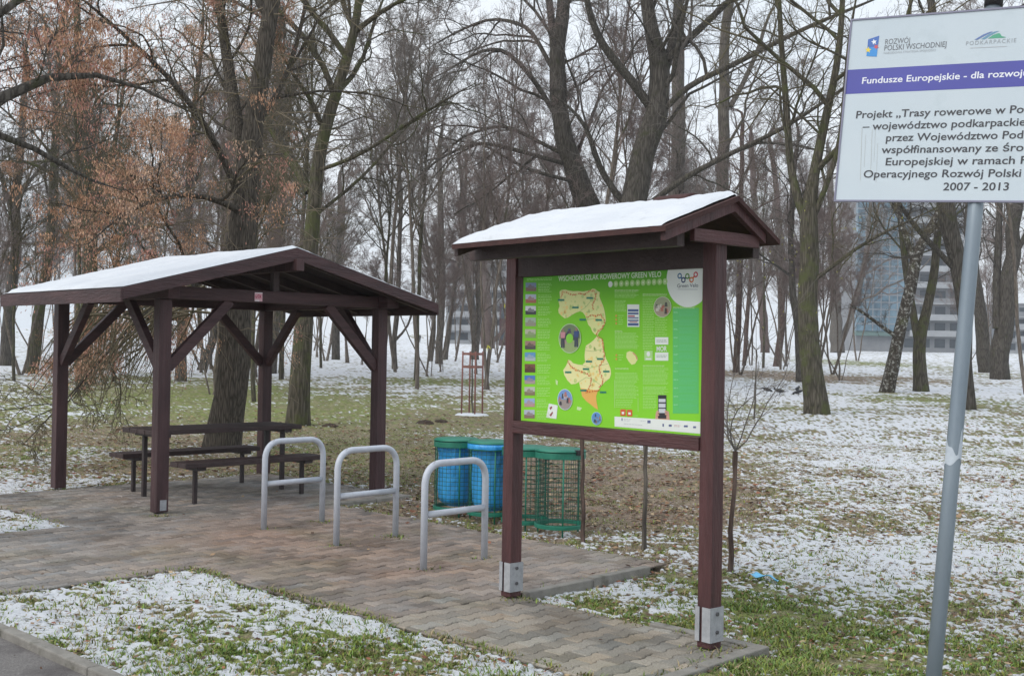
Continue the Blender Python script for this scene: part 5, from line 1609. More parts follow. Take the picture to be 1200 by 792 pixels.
    def lines(name, x0, x1, y0, y1, n, m, lev, slope=0., ragged=.25, th=1.5):
        polys = []
        for k in range(n):
            y = y0 + (y1 - y0) * k / max(n - 1, 1)
            xe = x1 - (x1 - x0) * ragged * r.random() ** 2
            x = x0
            while x < xe - 2:
                ww = r.uniform(4, 13)
                e = min(x + ww, xe)
                polys.append(P([(x, y + slope * (x - x0)), (e, y + slope * (e - x0)), (e, y + th + slope * (e - x0)), (x, y + th + slope * (x - x0))]))
                x = e + 2.0
        sheet(name, polys, m, lev)
    for k in range(12):
        y = 116 + k * 48.9; xo = 138 - k * 1.2
        lines('caption', xo, xo + 55, y, y + 33, 6, pale, 2, 0, .35)
    lines('caption', 92, 200, 97, 103, 2, pale, 2, -.04, .1)
    # the map
    land = ink((.70, .72, .30)); land2 = ink((.78, .74, .36))
    north = [(224, 150), (232, 143), (247, 141), (262, 145), (280, 148), (300, 147), (320, 149), (335, 146), (350, 143), (358, 137), (368, 138), (378, 146), (388, 152), (386, 168), (392, 186), (400, 205), (406, 225), (410, 250), (412, 270),
             (406, 290), (398, 304), (386, 318), (378, 332), (366, 328), (356, 316), (350, 300), (340, 288), (334, 268), (328, 250), (318, 236), (306, 232), (290, 238), (276, 246), (258, 258), (244, 262), (232, 252), (220, 240), (218, 226), (224, 210), (220, 192), (226, 176)]
    south = [(378, 332), (386, 344), (396, 348), (403, 366), (402, 388), (406, 410), (412, 432), (422, 452), (430, 474), (432, 494), (426, 514), (408, 528), (392, 546), (378, 566), (352, 562), (330, 560), (306, 556), (300, 530), (286, 538), (268, 540), (252, 522),
             (240, 500), (236, 480), (248, 462), (258, 436), (268, 440), (276, 450), (296, 456), (314, 458), (326, 446), (324, 420), (326, 396), (330, 376), (346, 366), (362, 352)]
    tip = [(306, 556), (330, 560), (352, 562), (378, 566), (370, 590), (372, 615), (378, 648), (364, 640), (348, 626), (330, 612), (312, 590)]
    mp_ = MB()
    y = tp - .0014
    import bmesh
    def poly_fill(name, polylist, mats_, lev, extra=()):
        """concave outlines are triangulated; extra = (level, material slot, polygons in panel metres) printed on top"""
        from mathutils.geometry import tessellate_polygon
        mb = MB()
        for q, p in enumerate(polylist):
            pp = P(p)
            tri = tessellate_polygon([[Vector((a, b, 0)) for a, b in pp]])
            mb.add([(a, tp - .0007 * lev, b) for a, b in pp], [tuple(t) for t in tri], q)
        for lv, slot, polys in extra:
            for p in polys: mb.add([(a, tp - .0007 * lv, b) for a, b in p], [tuple(range(len(p)))], slot)
        return mb.build(name, mats_, panel)
    # boundaries of the districts and the town plates
    bord = []
    for pts in ([(306, 232), (330, 215), (350, 190), (352, 160)], [(334, 268), (365, 262), (395, 268)], [(326, 396), (360, 400), (403, 388)], [(314, 458), (345, 470), (380, 462), (420, 452)], [(300, 530), (330, 510), (360, 520), (392, 546)]):
        for (xa, ya), (xb, yb) in zip(pts[:-1], pts[1:]):
            d = np.array([xb - xa, yb - ya]); nn = np.array([-d[1], d[0]]) / np.linalg.norm(d) * .9
            bord.append(P([(xa - nn[0], ya - nn[1]), (xb - nn[0], yb - nn[1]), (xb + nn[0], yb + nn[1]), (xa + nn[0], ya + nn[1])]))
    plates = [(231, 185), (289, 216), (347, 176), (318, 267), (383, 268), (342, 443), (388, 432), (257, 489), (330, 475), (413, 485), (319, 566), (399, 573)]
    route = []
    for pts in ([(232, 172), (238, 152), (262, 156), (282, 164), (304, 158), (326, 160), (346, 148), (362, 146), (374, 160), (370, 182), (362, 200), (358, 226)], [(336, 258), (352, 248), (372, 252), (392, 246), (404, 266), (408, 284), (396, 300), (382, 316), (374, 330), (388, 342), (398, 352), (402, 372), (404, 396), (406, 414), (402, 436)],
                [(402, 436), (390, 450), (384, 472), (388, 496), (398, 516), (396, 540), (380, 556)], [(256, 444), (266, 462), (282, 474), (298, 484), (318, 490), (338, 496), (352, 512), (350, 534), (340, 556), (330, 574)], [(330, 574), (352, 570), (374, 568), (388, 560)]):
        for (xa, ya), (xb, yb) in zip(pts[:-1], pts[1:]):
            k = max(1, int(math.hypot(xb - xa, yb - ya) / 5))
            for i in range(k):
                t = i / k
                route.append(disc(pu(xa + (xb - xa) * t + r.gauss(0, 1.6), ya + (yb - ya) * t + r.gauss(0, 1.6)), .0042, n=7))
    tint = []
    def inside(poly, x, y):
        c_ = False
        for (xa, ya), (xb, yb) in zip(poly, poly[1:] + poly[:1]):
            if (ya > y) != (yb > y) and x < (xb - xa) * (y - ya) / (yb - ya) + xa: c_ = not c_
        return c_
    for q in range(900):                       # mottled tints and little symbols of the printed map
        poly = r.choice([north, south])
        x, y = r.uniform(218, 432), r.uniform(135, 570)
        rr_ = r.uniform(2, 7)
        if all(inside(poly, x + dx * rr_, y + dy * rr_) for dx, dy in ((1, 0), (-1, 0), (0, 1), (0, -1))):
            tint.append((r.random() + (y > 430) * .25 + (x > 380) * .15, disc(pu(x, y), rr_ / 728 * pw, n=7)))
    poly_fill('trail_map', [north, south, tip], [land, land2, ink((.76, .42, .10)), ink((.50, .62, .22)), ink((.80, .62, .22)), ink((.36, .50, .18)), ink((.02, .20, .13)), ink((.62, .09, .03))], 2,
              [(2.4, 3, [p for k_, p in tint if k_ < .5]), (2.7, 4, [p for k_, p in tint if k_ > .85]), (3, 5, bord), (4, 6, [rect(x - 13, y - 4, x + 13, y + 4) for x, y in plates]), (5, 7, route)])
    # round photographs
    def photo_disc(x, y, rx, ry, cols_, hole=0, label=None):
        c = pu(x, y); mb = MB(); yy = tp - .0042
        rx_, ry_ = rx / 728 * pw, ry / 655 * (z1 - z0)
        n = 32
        ring = [(c[0] + 1.06 * rx_ * math.cos(2 * PI * k / n), yy + .0004, c[1] + 1.06 * ry_ * math.sin(2 * PI * k / n)) for k in range(n)]
        mb.add(ring, [tuple(range(n))], 0)
        up = [(c[0] + rx_ * math.cos(t), yy, c[1] + ry_ * math.sin(t)) for t in np.linspace(0, PI, 20)]
        dn = [(c[0] + rx_ * math.cos(t), yy, c[1] + ry_ * math.sin(t)) for t in np.linspace(PI, 2 * PI, 20)]
        mb.add(up, [tuple(range(20))], 1); mb.add(dn, [tuple(range(20))], 2)
        for k in range(9):
            a, q = r.uniform(0, 2 * PI), r.uniform(.15, .78)
            cx, cz = c[0] + rx_ * q * math.cos(a), c[1] + ry_ * q * math.sin(a) * .8
            w_, h_ = rx_ * r.uniform(.10, .2), ry_ * r.uniform(.12, .3)
            if math.hypot((cx - c[0]) / rx_, (cz - c[1]) / ry_) + .25 > 1: continue
            mb.add([(cx - w_, yy - .0006, cz - h_), (cx + w_, yy - .0006, cz - h_), (cx + w_ * .6, yy - .0006, cz + h_), (cx - w_ * .6, yy - .0006, cz + h_)], [(0, 1, 2, 3)], 3 + k % 3)
        m_ = [ink(q) for q in cols_]
        if hole:
            hp = [(c[0] + hole * rx_ * math.cos(2 * PI * k / 20), yy - .0012, c[1] + hole * ry_ * math.sin(2 * PI * k / 20)) for k in range(20)]
            mb.add(hp, [tuple(range(20))], 6); m_ = m_ + [ink((.22, .60, .045))]
        mb.build('round_photo', m_, panel)
    photo_disc(265, 346, 46, 61, [(.45, .62, .35), (.16, .22, .11), (.30, .40, .16), (.05, .06, .07), (.40, .28, .26), (.09, .14, .24)], hole=.34)
    # two standing cyclists at the sides of the ring photograph
    def figure(x, y, h, shirt, legs):
        a = pu(x, y); k = h / 655 * (z1 - z0); yy = tp - .0062
        mb = MB()
        mb.add([(a[0] + dx * k, yy, a[1] + dz * k) for dx, dz in ((-.14, 0), (-.02, 0), (.0, .42), (.02, 0), (.14, 0), (.13, .52), (-.13, .52))], [(0, 1, 2, 6), (2, 3, 4, 5), (2, 5, 6)], 0)
        mb.add([(a[0] + dx * k, yy, a[1] + dz * k) for dx, dz in ((-.15, .5), (.15, .5), (.19, .82), (-.19, .82))], [(0, 1, 2, 3)], 1)
        mb.add([(a[0] + .085 * k * math.cos(t), yy, a[1] + .91 * k + .09 * k * math.sin(t)) for t in np.arange(10) * PI / 5], [tuple(range(10))], 2)
        mb.build('pictured_cyclist', [ink(legs), ink(shirt), ink((.30, .19, .14))], panel)
    figure(237, 386, 84, (.55, .24, .28), (.06, .06, .08)); figure(292, 382, 84, (.04, .07, .20), (.05, .06, .09))
    photo_disc(243, 605, 31, 43, [(.60, .70, .75), (.16, .30, .58), (.32, .27, .25), (.05, .05, .06), (.45, .16, .15), (.55, .42, .36)])
    photo_disc(372, 685, 20, 26, [(.5, .66, .8), (.10, .26, .55), (.14, .30, .50), (.05, .07, .15), (.3, .2, .15), (.1, .12, .2)])
    photo_disc(643, 212, 31, 39, [(.60, .66, .45), (.30, .33, .20), (.36, .30, .22), (.6, .58, .5), (.40, .14, .10), (.07, .07, .06)])
    # text columns
    for (x0, x1, y0, y1, n) in ((448, 545, 150, 172, 5), (448, 495, 186, 230, 9), (448, 545, 322, 386, 13), (448, 545, 490, 596, 20), (450, 520, 606, 634, 5), (562, 660, 166, 176, 2), (562, 610, 184, 330, 22), (612, 662, 258, 330, 11), (562, 608, 336, 388, 9),
                              (562, 666, 470, 536, 13), (562, 666, 548, 580, 7), (562, 618, 588, 640, 9)):
        lines('text_column', x0, x1, y0, y1, n, pale, 2, 0, .2)
    for (x0, x1, y) in ((448, 548, 141), (448, 480, 312), (448, 505, 470), (562, 660, 157), (562, 650, 458), (686, 775, 212)):
        lines('column_heading', x0, x1, y, y + 4, 2, ink((.60, .76, .42)), 2, 0, .0, 1.6)
    for k in range(12):
        y = 232 + k * 35.5
        lines('town_entry', 688 , 706, y, y + 3, 2, ink((.35, .70, .42)), 2, 0, .1)
        lines('town_text', 710, 784, y - 4, y + 18, 5, ink((.12, .52, .26)), 2, .0, .4)
    # leaflet cover, badges, small map, telephone, sponsor strip
    sheet('leaflet_cover', [rect(499, 202, 548, 296)], white, 2)
    sheet('leaflet_stripes', [rect(502, 222, 545, 232), rect(502, 236, 545, 244), rect(502, 256, 545, 261), rect(502, 266, 545, 272), rect(502, 280, 545, 291)], ink((.06, .11, .26)), 3)
    sheet('leaflet_print', [rect(502, 248, 530, 254), rect(508, 274, 540, 277)], ink((.40, .06, .10)), 3)
    for (yy0, yy1) in ((339, 370), (403, 438)):
        sheet('white_badge', [rect(612, yy0, 666, yy1)], white, 2)
        lines('badge_mark', 618, 660, yy0 + 12, yy0 + 18, 2, ink((.22, .34, .26)), 3, 0, 0, 2.2)
    words('badge_word', 'MOR', 618, 398, 660, 397, .029, white, 2, .02)
    sheet('outlined_badge', [rect(568, 396, 602, 438)], ink((.40, .66, .25)), 2)
    sheet('badge_symbol', [disc(pu(585, 410), .014), rect(574, 428, 597, 434)], white, 3)
    poly_fill('small_map', [[(496, 404), (508, 398), (522, 402), (536, 416), (542, 432), (530, 452), (516, 456), (504, 442), (494, 424)]], [land], 2)
    sheet('small_map_edge', [P([(522, 402), (536, 416), (542, 432), (537, 434), (531, 418), (520, 407)])], ink((.60, .30, .16)), 3)
    for y_ in (250, 266, 282, 416, 432): sheet('legend_mark', [disc(pu(454, y_), .0075, n=8)], ink((.62, .34, .06)), 3)
    lines('legend_text', 462, 484, 248, 284, 5, pale, 2); lines('legend_text', 462, 482, 414, 434, 3, pale, 2)
    sheet('red_badge', [rect(469, 645, 491, 673)], ink((.62, .10, .03)), 2); sheet('red_badge', [rect(496, 647, 518, 675)], ink((.62, .10, .03)), 2)
    sheet('badge_letters', [rect(475, 656, 485, 666), rect(502, 658, 512, 668)], white, 3)
    fr = []
    for (x0, y0, x1, y1) in ((445, 640, 446.6, 520), (541, 596, 542.6, 655), (522, 672, 541, 673.6)): fr.append(rect(min(x0, x1), min(y0, y1), max(x0, x1), max(y0, y1)))
    sheet('frame_line', fr, ink((.45, .70, .28)), 2)
    sheet('unfolded_leaflet', [P([(176, 622), (212, 630), (206, 688), (164, 682)])], white, 2)
    sheet('leaflet_marks', [P([(178, 640), (188, 633), (190, 640), (182, 650)]), P([(178, 672), (190, 656), (193, 662), (184, 678)])], ink((.30, .08, .08)), 3)
    sheet('map_birds', [P([(204, 520), (214, 526), (212, 544), (206, 540)]), P([(292, 634), (312, 640), (304, 652), (290, 648)])], ink((.55, .74, .35)), 2)
    # sponsor strip
    sheet('sponsor_strip', [P([(445, 676), (797, 697), (797, 748), (445, 719)])], white, 2)
    sheet('sponsor_marks', [rect(474, 683, 478, 694), rect(580, 692, 593, 704), rect(642, 706, 648, 718), rect(668, 709, 680, 718), rect(730, 712, 746, 720), rect(768, 716, 780, 724)], ink((.10, .12, .26)), 3)
    lines('sponsor_text', 484, 512, 686, 692, 2, ink((.35, .36, .40)), 3, .06); lines('sponsor_text', 552, 577, 693, 696, 1, ink((.35, .36, .40)), 3, .06); lines('sponsor_text', 484, 570, 706, 708, 1, ink((.40, .42, .45)), 3, .08)
    lines('sponsor_text', 690, 716, 711, 716, 2, ink((.55, .22, .24)), 3, .06)
    # hand holding a telephone
    from math import cos, sin
    hand = ink((.58, .33, .24))
    poly_fill('pictured_hand', [[(612, 686), (614, 662), (620, 648), (626, 650), (630, 668), (654, 668), (660, 650), (668, 654), (670, 672), (672, 690)]], [hand], 2)
    sheet('pictured_phone', [rect(624, 584, 658, 684)], ink((.025, .025, .03)), 3)
    sheet('phone_screen', [rect(627, 600, 655, 614), rect(627, 620, 655, 637), rect(627, 642, 655, 660)], ink((.55, .58, .62)), 4)
    sheet('phone_fingers', [rect(618, 654, 630, 661), rect(616, 665, 629, 672), rect(652, 650, 662, 657), rect(653, 661, 664, 668)], hand, 5)
    return root

def panel_material():
    """print with its own vertical tint: deeper green along the top, yellower green lower down"""
    m = bpy.data.materials.new('green_print'); m.use_nodes = True
    t = m.node_tree; b = t.nodes['Principled BSDF']; b.inputs['Roughness'].default_value = .6; b.inputs['Specular IOR Level'].default_value = .25
    tcn = t.nodes.new('ShaderNodeTexCoord'); sp = t.nodes.new('ShaderNodeSeparateXYZ'); t.links.new(tcn.outputs['Object'], sp.inputs[0])
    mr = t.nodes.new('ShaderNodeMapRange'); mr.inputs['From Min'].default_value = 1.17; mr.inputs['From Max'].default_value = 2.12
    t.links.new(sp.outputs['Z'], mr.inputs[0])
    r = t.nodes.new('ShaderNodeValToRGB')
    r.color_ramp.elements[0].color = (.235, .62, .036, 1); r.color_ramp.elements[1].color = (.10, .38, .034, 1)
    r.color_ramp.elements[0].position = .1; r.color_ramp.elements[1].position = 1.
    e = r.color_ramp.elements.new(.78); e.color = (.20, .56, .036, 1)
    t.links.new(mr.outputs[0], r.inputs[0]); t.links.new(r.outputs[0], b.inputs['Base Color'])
    return m
PANEL_MAT = panel_material()
build_board()

# ================================================================== LARGE SIGN ON A POLE
def build_sign():
    bx, by_ = 1.811, 4.981
    bz = float(lawn_z(np.array(bx), np.array(by_)))
    root = thing('information_sign', 'large white sign with a blue band on a leaning grey steel pole', 'sign', (bx, by_, bz))
    o = np.array([0, 0, -bz])          # the axis starts at height zero
    ax = np.array([.086, .027, 1.]); ax /= np.linalg.norm(ax)
    u = np.array([math.cos(-.558), math.sin(-.558), 0]); u = u - ax * (u @ ax); u /= np.linalg.norm(u)
    nrm = np.cross(u, ax)              # towards the viewer
    MB().tube([o + ax * (bz - .25), o + ax * 1.1, o + ax * 2.2, o + ax * 3.215], .0325, 28).build('pole', M['pole'], root, smooth=True)
    MB().tube([o + ax * 3.185, o + ax * 3.235, o + ax * 3.245], [.039, .039, .034], 24).build('pole_cap', M['black_plastic'], root, smooth=True)
    # torn paper band stuck round the pole
    V = []; n = 30
    for k in range(n):
        a = 2 * PI * k / n
        lo = 1.175 + .020 * math.sin(a * 1.0 + 1) + .012 * math.sin(3 * a)
        hi = 1.255 + .028 * math.sin(a * 2 + 2.4) + .012 * math.sin(5 * a) + (.075 if 0 <= (k - 2) % n <= 1 else 0)
        d = u * math.cos(a) * .0334 - nrm * math.sin(a) * -.0334
        V += [o + ax * lo + d, o + ax * hi + d]
    MB().add(V, [(2 * k, 2 * ((k + 1) % n), 2 * ((k + 1) % n) + 1, 2 * k + 1) for k in range(n)]).build('paper_band', mat('torn_paper', (.42, .47, .53), .8, (.52, .57, .62), 20), root, smooth=True)
    hw, z0, z1, off = .605, 2.321, 3.158, .036
    def S(x, z, d=0.): return o + u * x + ax * z + nrm * (off + d)
    pm = MB()
    V = [S(x, z, d) for d in (-.004, 0) for (x, z) in ((-hw, z0), (hw, z0), (hw, z1), (-hw, z1))]
    pm.add(V, [(3, 2, 1, 0), (4, 5, 6, 7), (0, 1, 5, 4), (1, 2, 6, 5), (2, 3, 7, 6), (3, 0, 4, 7)])
    panel = pm.build('sign_panel', mat('sign_white', (.53, .60, .655), .85, (.57, .635, .68), 1.6, spots=(.49, .56, .605), sp_scale=5, sp_lo=.60, sp_hi=.75, spec=.1), root)
    fm = MB(); e = .0075
    for (xa, za, xb, zb) in ((-hw - e, z0 - e, hw + e, z0 + .0), (-hw - e, z1, hw + e, z1 + e), (-hw - e, z0 + .0002, -hw, z1 - .0002), (hw, z0 + .0002, hw + e, z1 - .0002)):
        V = [S(x, z, d) for d in (-.012, .005) for (x, z) in ((xa, za), (xb, za), (xb, zb), (xa, zb))]
        fm.add(V, [(3, 2, 1, 0), (4, 5, 6, 7), (0, 1, 5, 4), (1, 2, 6, 5), (2, 3, 7, 6), (3, 0, 4, 7)])
    fm.build('sign_frame', mat('frame_grey_violet', (.20, .20, .28), .5), panel)
    for z in (2.5, 2.98):                # clamps behind the panel
        MB().beam(o + ax * z - u * .07 - nrm * -.0, o + ax * z + u * .07, .07, .03, side=nrm).build('clamp', M['galv'], root)
    C0 = np.array([bx, by_, bz])
    def hit(px, py):                     # where a measured point lies on the panel
        d = ray(px, py); c = np.array([0, 0, EYE]) - C0
        q = S(0, 0)
        t = ((q - c) @ nrm) / (d @ nrm)
        p = c + d * t - q
        return p @ u, p @ ax
    def sheet(name, polys, m, lev=1, parent=panel):
        mb = MB()
        for q, p in enumerate(polys):
            mb.add([S(x, z, .0006 * lev) for x, z in p], [tuple(range(len(p)))], q if isinstance(m, list) and len(m) > 1 else 0)
        return mb.build(name, m, parent)
    def words(name, vis, full, xl, xr, yl, capz, m, bold=.0, shear=.0, space=1., lev=2):
        V1, _ = text_shape(vis, 1, shear, bold, space)
        V, F = text_shape(full, 1, shear, bold, space)
        a = hit(xl, yl); b = hit(xr, yl)
        sx = (b[0] - a[0]) / (V1[:, 0].max() - V1[:, 0].min()); sy = capz / cap_height(bold, shear)
        X = a[0] + (V[:, 0] - V[:, 0].min()) * sx; Z = a[1] + V[:, 1] * sy
        mb = MB().add([S(x, z, .0006 * lev) for x, z in zip(X, Z)], F)
        return mb.build(name, m, panel)
    black = ink((.030, .032, .042)); blue = mat('blue_band', (.045, .050, .30), .4, (.055, .060, .34), 2)
    za, zb = hit(998.5, 82)[1], hit(994.8, 110.5)[1]
    bl = sheet('blue_band', [[(-hw, zb), (hw, zb), (hw, za), (-hw, za)]], blue, 1)
    ck = .0345
    words('band_lettering', 'Fundusze Europejskie - dla rozwoj', 'Fundusze Europejskie - dla rozwoju Polski', 1010, 1197, 98.6, .0300, ink((.72, .74, .80)), .014, .03)
    L = [('Projekt „Trasy rowerowe w Po', 'Projekt „Trasy rowerowe w Polsce', 1003, 1199, 139.0), ('– województwo podkarpacki', '– województwo podkarpackie”', 1010.7, 1193, 152.6), ('przez Województwo Pod', 'przez Województwo Podkarpackie', 1038, 1198.6, 165.9),
         ('współfinansowany ze śro', 'współfinansowany ze środków', 1032.8, 1199, 180.0), ('Europejskiej w ramach', 'Europejskiej w ramach Programu', 1037.6, 1189, 194.0), ('Operacyjnego Rozwój Polsk', 'Operacyjnego Rozwój Polski', 1011.8, 1194, 208.4), ('2007 - 2013', '2007 - 2013', 1105, 1182, 223.2)]
    for vis, full, xl, xr, yl in L:
        words('lettering', vis, full, xl, xr, yl, ck, black, .013, .03)
    g1 = ink((.13, .14, .16)); g2 = ink((.36, .39, .42)); g3 = ink((.30, .33, .36))
    words('lettering', 'ROZWÓJ', 'ROZWÓJ', 1037.2, 1066, 52.6, .0245, g1, .0, .02)
    words('lettering', 'POLSKI WSCHODNIEJ', 'POLSKI WSCHODNIEJ', 1036.2, 1108.6, 59.8, .0245, g1, .004, .02)
    words('lettering', 'NARODOWA STRATEGIA SPÓJNOŚCI', 'NARODOWA STRATEGIA SPÓJNOŚCI', 1035.6, 1096, 63.9, .0095, g2)
    words('lettering', 'PODKARPACKIE', 'PODKARPACKIE', 1132, 1190.5, 53.6, .0175, g3, .0, .0, 1.25)
    sheet('small_print', [[hit(1137, 57), hit(1180, 55), hit(1180, 54.2), hit(1137, 56.2)]], ink((.45, .48, .51)), 2)
    H_ = lambda pts: [hit(*p) for p in pts]
    k = 9.9
    K = lambda pts, ox=980: H_([(ox + x / k, y / k) for x, y in pts])
    def star(cx, cy, r1, r2, a0, ox=980): return K([(cx + (r1 if q % 2 == 0 else r2) * math.cos(a0 + q * PI / 5), cy + (r1 if q % 2 == 0 else r2) * math.sin(a0 + q * PI / 5)) for q in range(10)], ox)
    lg = sheet('emblem', [K([(370, 462), (500, 418), (484, 540), (362, 560)]), K([(362, 560), (484, 540), (470, 662), (350, 655)])], [ink((.04, .13, .42)), ink((.03, .25, .62))], 2)
    mb = MB()
    for q, p in enumerate((star(440, 492, 34, 15, -.5), star(372, 584, 38, 17, -.2), star(464, 548, 34, 15, -.9))):
        c = np.mean(p, 0)
        mb.add([S(x, z, .0018) for x, z in p] + [S(c[0], c[1], .0018)], [(i, (i + 1) % 10, 10) for i in range(10)], q)
    mb.build('emblem_star', [ink((.75, .78, .82)), ink((.75, .58, .05)), ink((.55, .07, .08))], panel)
    sheet('hill_emblem', [K([(612, 466), (720, 402), (800, 372), (830, 372), (740, 416), (650, 466)], 1080), K([(690, 460), (780, 402), (850, 370), (905, 362), (820, 405), (735, 460)], 1080), K([(770, 452), (830, 410), (890, 390), (912, 394), (930, 424), (985, 436), (950, 442)], 1080)],
          [ink((.10, .17, .38)), ink((.12, .27, .40)), ink((.06, .33, .20))], 2)
    # dirt runs on the print
    dr = MB()
    for (x, ya, yb, w_) in ((1010, 150, 212, .5), (1014.5, 158, 196, .35), (1022, 152, 205, .45), (1026, 150, 190, .3), (1028.5, 168, 214, .35)):
        dr.add([S(*hit(x, ya), .0009), S(*hit(x + w_, ya), .0009), S(*hit(x + w_ - 2.0, yb), .0009), S(*hit(x - 2.0, yb), .0009)], [(0, 1, 2, 3)])
    dr.build('dirt_runs', ink((.42, .44, .43)), panel)
build_sign()

# ================================================================== SMALL THINGS
def litter():
    b = ground_at(896, 671)
    zb = float(lawn_z(np.array(b[0]), np.array(b[1]), np.array(.6)))
    n, m_ = 14, 8
    X, Y = np.meshgrid(np.linspace(-.095, .105, n), np.linspace(-.05, .05, m_), indexing='ij')
    Z = .035 + .030 * fbm(X * 18, Y * 18, 3, 2) + .012 * np.sin(X * 50) - .12 * np.abs(X + .02)
    Y = Y * (1 - .5 * np.clip(X / .1, 0, 1)); 
    ca, sa = math.cos(-.62), math.sin(-.62)
    V = np.stack([X * ca - Y * sa, X * sa + Y * ca, np.maximum(Z, .008)], -1).reshape(-1, 3)
    F = [(i * m_ + j, (i + 1) * m_ + j, (i + 1) * m_ + j + 1, i * m_ + j + 1) for i in range(n - 1) for j in range(m_ - 1)]
    o = MB().add(V, F).build('plastic_wrapper', mat('blue_wrapper_film', (.10, .42, .72), .35, (.16, .52, .80), 30), smooth=True)
    s = o.modifiers.new('thickness', 'SOLIDIFY'); s.thickness = .0015
    o.location = (b[0], b[1], zb)
    tag(o, 'crumpled light blue plastic wrapper lying on the grass right of the board', 'litter')
litter()

def clod(u, v, label, seed, r=.16):
    b = ground_at(u, v)
    rg = np.random.default_rng(seed)
    V = []; n, m_ = 18, 8
    for i in range(m_):
        t = i / (m_ - 1)
        for k in range(n):
            a = 2 * PI * k / n
            q = r * math.cos(t * PI / 2) ** .7 * (1 + .7 * (fbm(np.array(a * 1.2 + seed), np.array(t * 3.), seed, 3) - .5))
            V.append((q * math.cos(a) * 1.5, q * math.sin(a), -.02 + r * .55 * math.sin(t * PI / 2) * (.7 + .6 * vnoise(np.array(a * 2.), np.array(t * 4.), seed))))
    F = [(i * n + k, i * n + (k + 1) % n, (i + 1) * n + (k + 1) % n, (i + 1) * n + k) for i in range(m_ - 1) for k in range(n)]
    o = MB().add([tuple(map(float, p)) for p in V], F).build('molehill', mat('dark_soil', (.045, .032, .024), .95, (.08, .058, .042), 30, .6, 60), smooth=False)
    o.location = (b[0], b[1], b[2] - .01)
    tag(o, label, 'molehill', 'small heaps of dark soil on the lawn')
clod(498, 495, 'dark soil heap in the grass left of the staked sapling', 4, .13)
clod(517, 493, 'smaller dark soil heap nearer the foot of the staked sapling', 5, .10)
clod(387, 498, 'dark soil heap in the green grass right of the mossy tree foot', 6, .11)

def bird(u, v, yaw, label, peck):
    b = ground_at(u, v)
    root = thing('crow', label, 'bird', b, yaw, 'dark birds feeding on the snowy lawn')
    blk = M['black_plastic']
    prof = [(0, .17), (.030, .15), (.052, .10), (.060, .03), (.052, -.05), (.030, -.12), (.004, -.19)]
    V = []
    n = 12
    for r_, x in prof:
        for k in range(n):
            a = 2 * PI * k / n
            V.append((x, r_ * math.cos(a), .135 + r_ * 1.05 * math.sin(a) + x * (.12 if not peck else -.25)))
    F = [(i * n + k, (i + 1) * n + k, (i + 1) * n + (k + 1) % n, i * n + (k + 1) % n) for i in range(len(prof) - 1) for k in range(n)]
    mb = MB().add(V, F)
    hz = .20 if not peck else .075; hx = .19
    mb.lathe([(.0001, hz - .042), (.026, hz - .03), (.040, hz), (.028, hz + .03), (.0001, hz + .042)], 12, (hx, 0, 0))
    mb.tube([(.12, 0, .15 - (.03 if peck else 0)), (hx, 0, hz)], .034, 10)
    mb.tube([(hx + .02, 0, hz), (hx + .09, 0, hz - .015 - (.03 if peck else 0))], [.014, .003], 8)
    mb.beam((-.15, 0, .125 + (.03 if peck else 0)), (-.29, 0, .12 + (.06 if peck else 0)), .055, .014)
    mb.build('body', blk, root, smooth=True)
    for s in (-.025, .025):
        MB().tube([(0, s, .10), (.01, s, .0)], .006, 6).build('leg', blk, root)
bird(898, 460.5, .3, 'small dark bird on the snow, leftmost of the feeding birds', True)
bird(914, 462.5, 2.6, 'small dark bird on the snow between the leftmost one and the pair', False)
bird(934, 460, 1.0, 'small dark bird on the snow, farther one of the pair beside the mossy trunk', False)
bird(936, 463.5, 3.4, 'small dark bird on the snow, nearer one of the pair beside the mossy trunk', True)

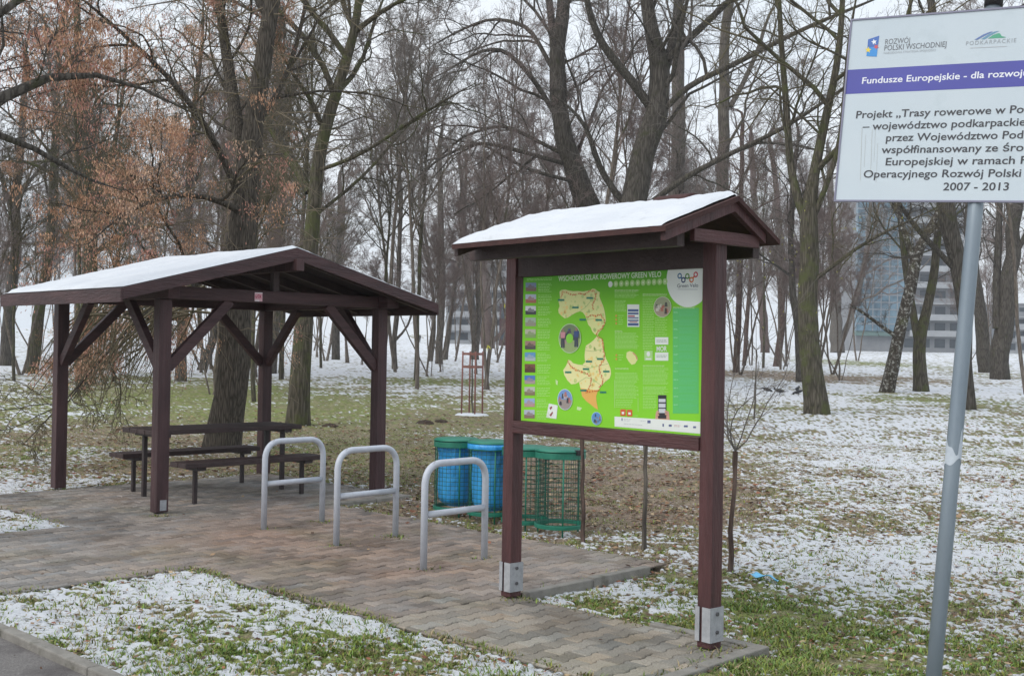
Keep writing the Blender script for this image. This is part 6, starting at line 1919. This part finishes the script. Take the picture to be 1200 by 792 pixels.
def walker():
    Y = 250.
    x = (492 - 600) / FPX * Y
    root = thing('person', 'distant person in dark clothes walking on the snow beyond the shelter', 'person', (x, Y, float(gz(x, Y))))
    me = bpy.data.meshes.new('body')
    J = [((0, 0, .92), .15), ((0, 0, 1.18), .16), ((0, 0, 1.42), .15), ((0, 0, 1.52), .06), ((0, .02, 1.62), .10), ((0, .02, 1.74), .09),
         ((-.19, 0, 1.40), .07), ((-.26, .05, 1.12), .055), ((-.24, .16, .88), .045), ((.19, 0, 1.40), .07), ((.26, -.05, 1.12), .055), ((.24, -.02, .86), .045),
         ((-.09, .02, .88), .10), ((-.10, .14, .48), .07), ((-.10, .18, .06), .05), ((-.10, .06, .03), .045), ((.09, -.02, .88), .10), ((.10, -.06, .48), .07), ((.10, -.22, .08), .05), ((.10, -.32, .04), .045)]
    E = [(0, 1), (1, 2), (2, 3), (3, 4), (4, 5), (2, 6), (6, 7), (7, 8), (2, 9), (9, 10), (10, 11), (0, 12), (12, 13), (13, 14), (14, 15), (0, 16), (16, 17), (17, 18), (18, 19)]
    me.from_pydata([j[0] for j in J], E, [])
    o = link(bpy.data.objects.new('body', me), root)
    sk = o.modifiers.new('skin', 'SKIN')
    for i, j in enumerate(J): me.skin_vertices[0].data[i].radius = (j[1], j[1])
    me.skin_vertices[0].data[0].use_root = True
    o.modifiers.new('smooth', 'SUBSURF').levels = 1
    me.materials.append(mat('dark_clothes', (.025, .027, .035), .8))
walker()

# ================================================================== WINTER AIR
def haze():
    hb = MB().box(-190, 190, -20, 330, -3.2, 34)
    o = hb.build('haze', None or HAZE)
    tag(o, kind='stuff')
HAZE = bpy.data.materials.new('haze_air'); HAZE.use_nodes = True
_t = HAZE.node_tree; _t.nodes.clear()
_o = _t.nodes.new('ShaderNodeOutputMaterial'); _v = _t.nodes.new('ShaderNodeVolumePrincipled')
_v.inputs['Color'].default_value = (.86, .88, .92, 1); _v.inputs['Density'].default_value = .0007; _v.inputs['Anisotropy'].default_value = .2
_t.links.new(_v.outputs[0], _o.inputs['Volume'])
haze()
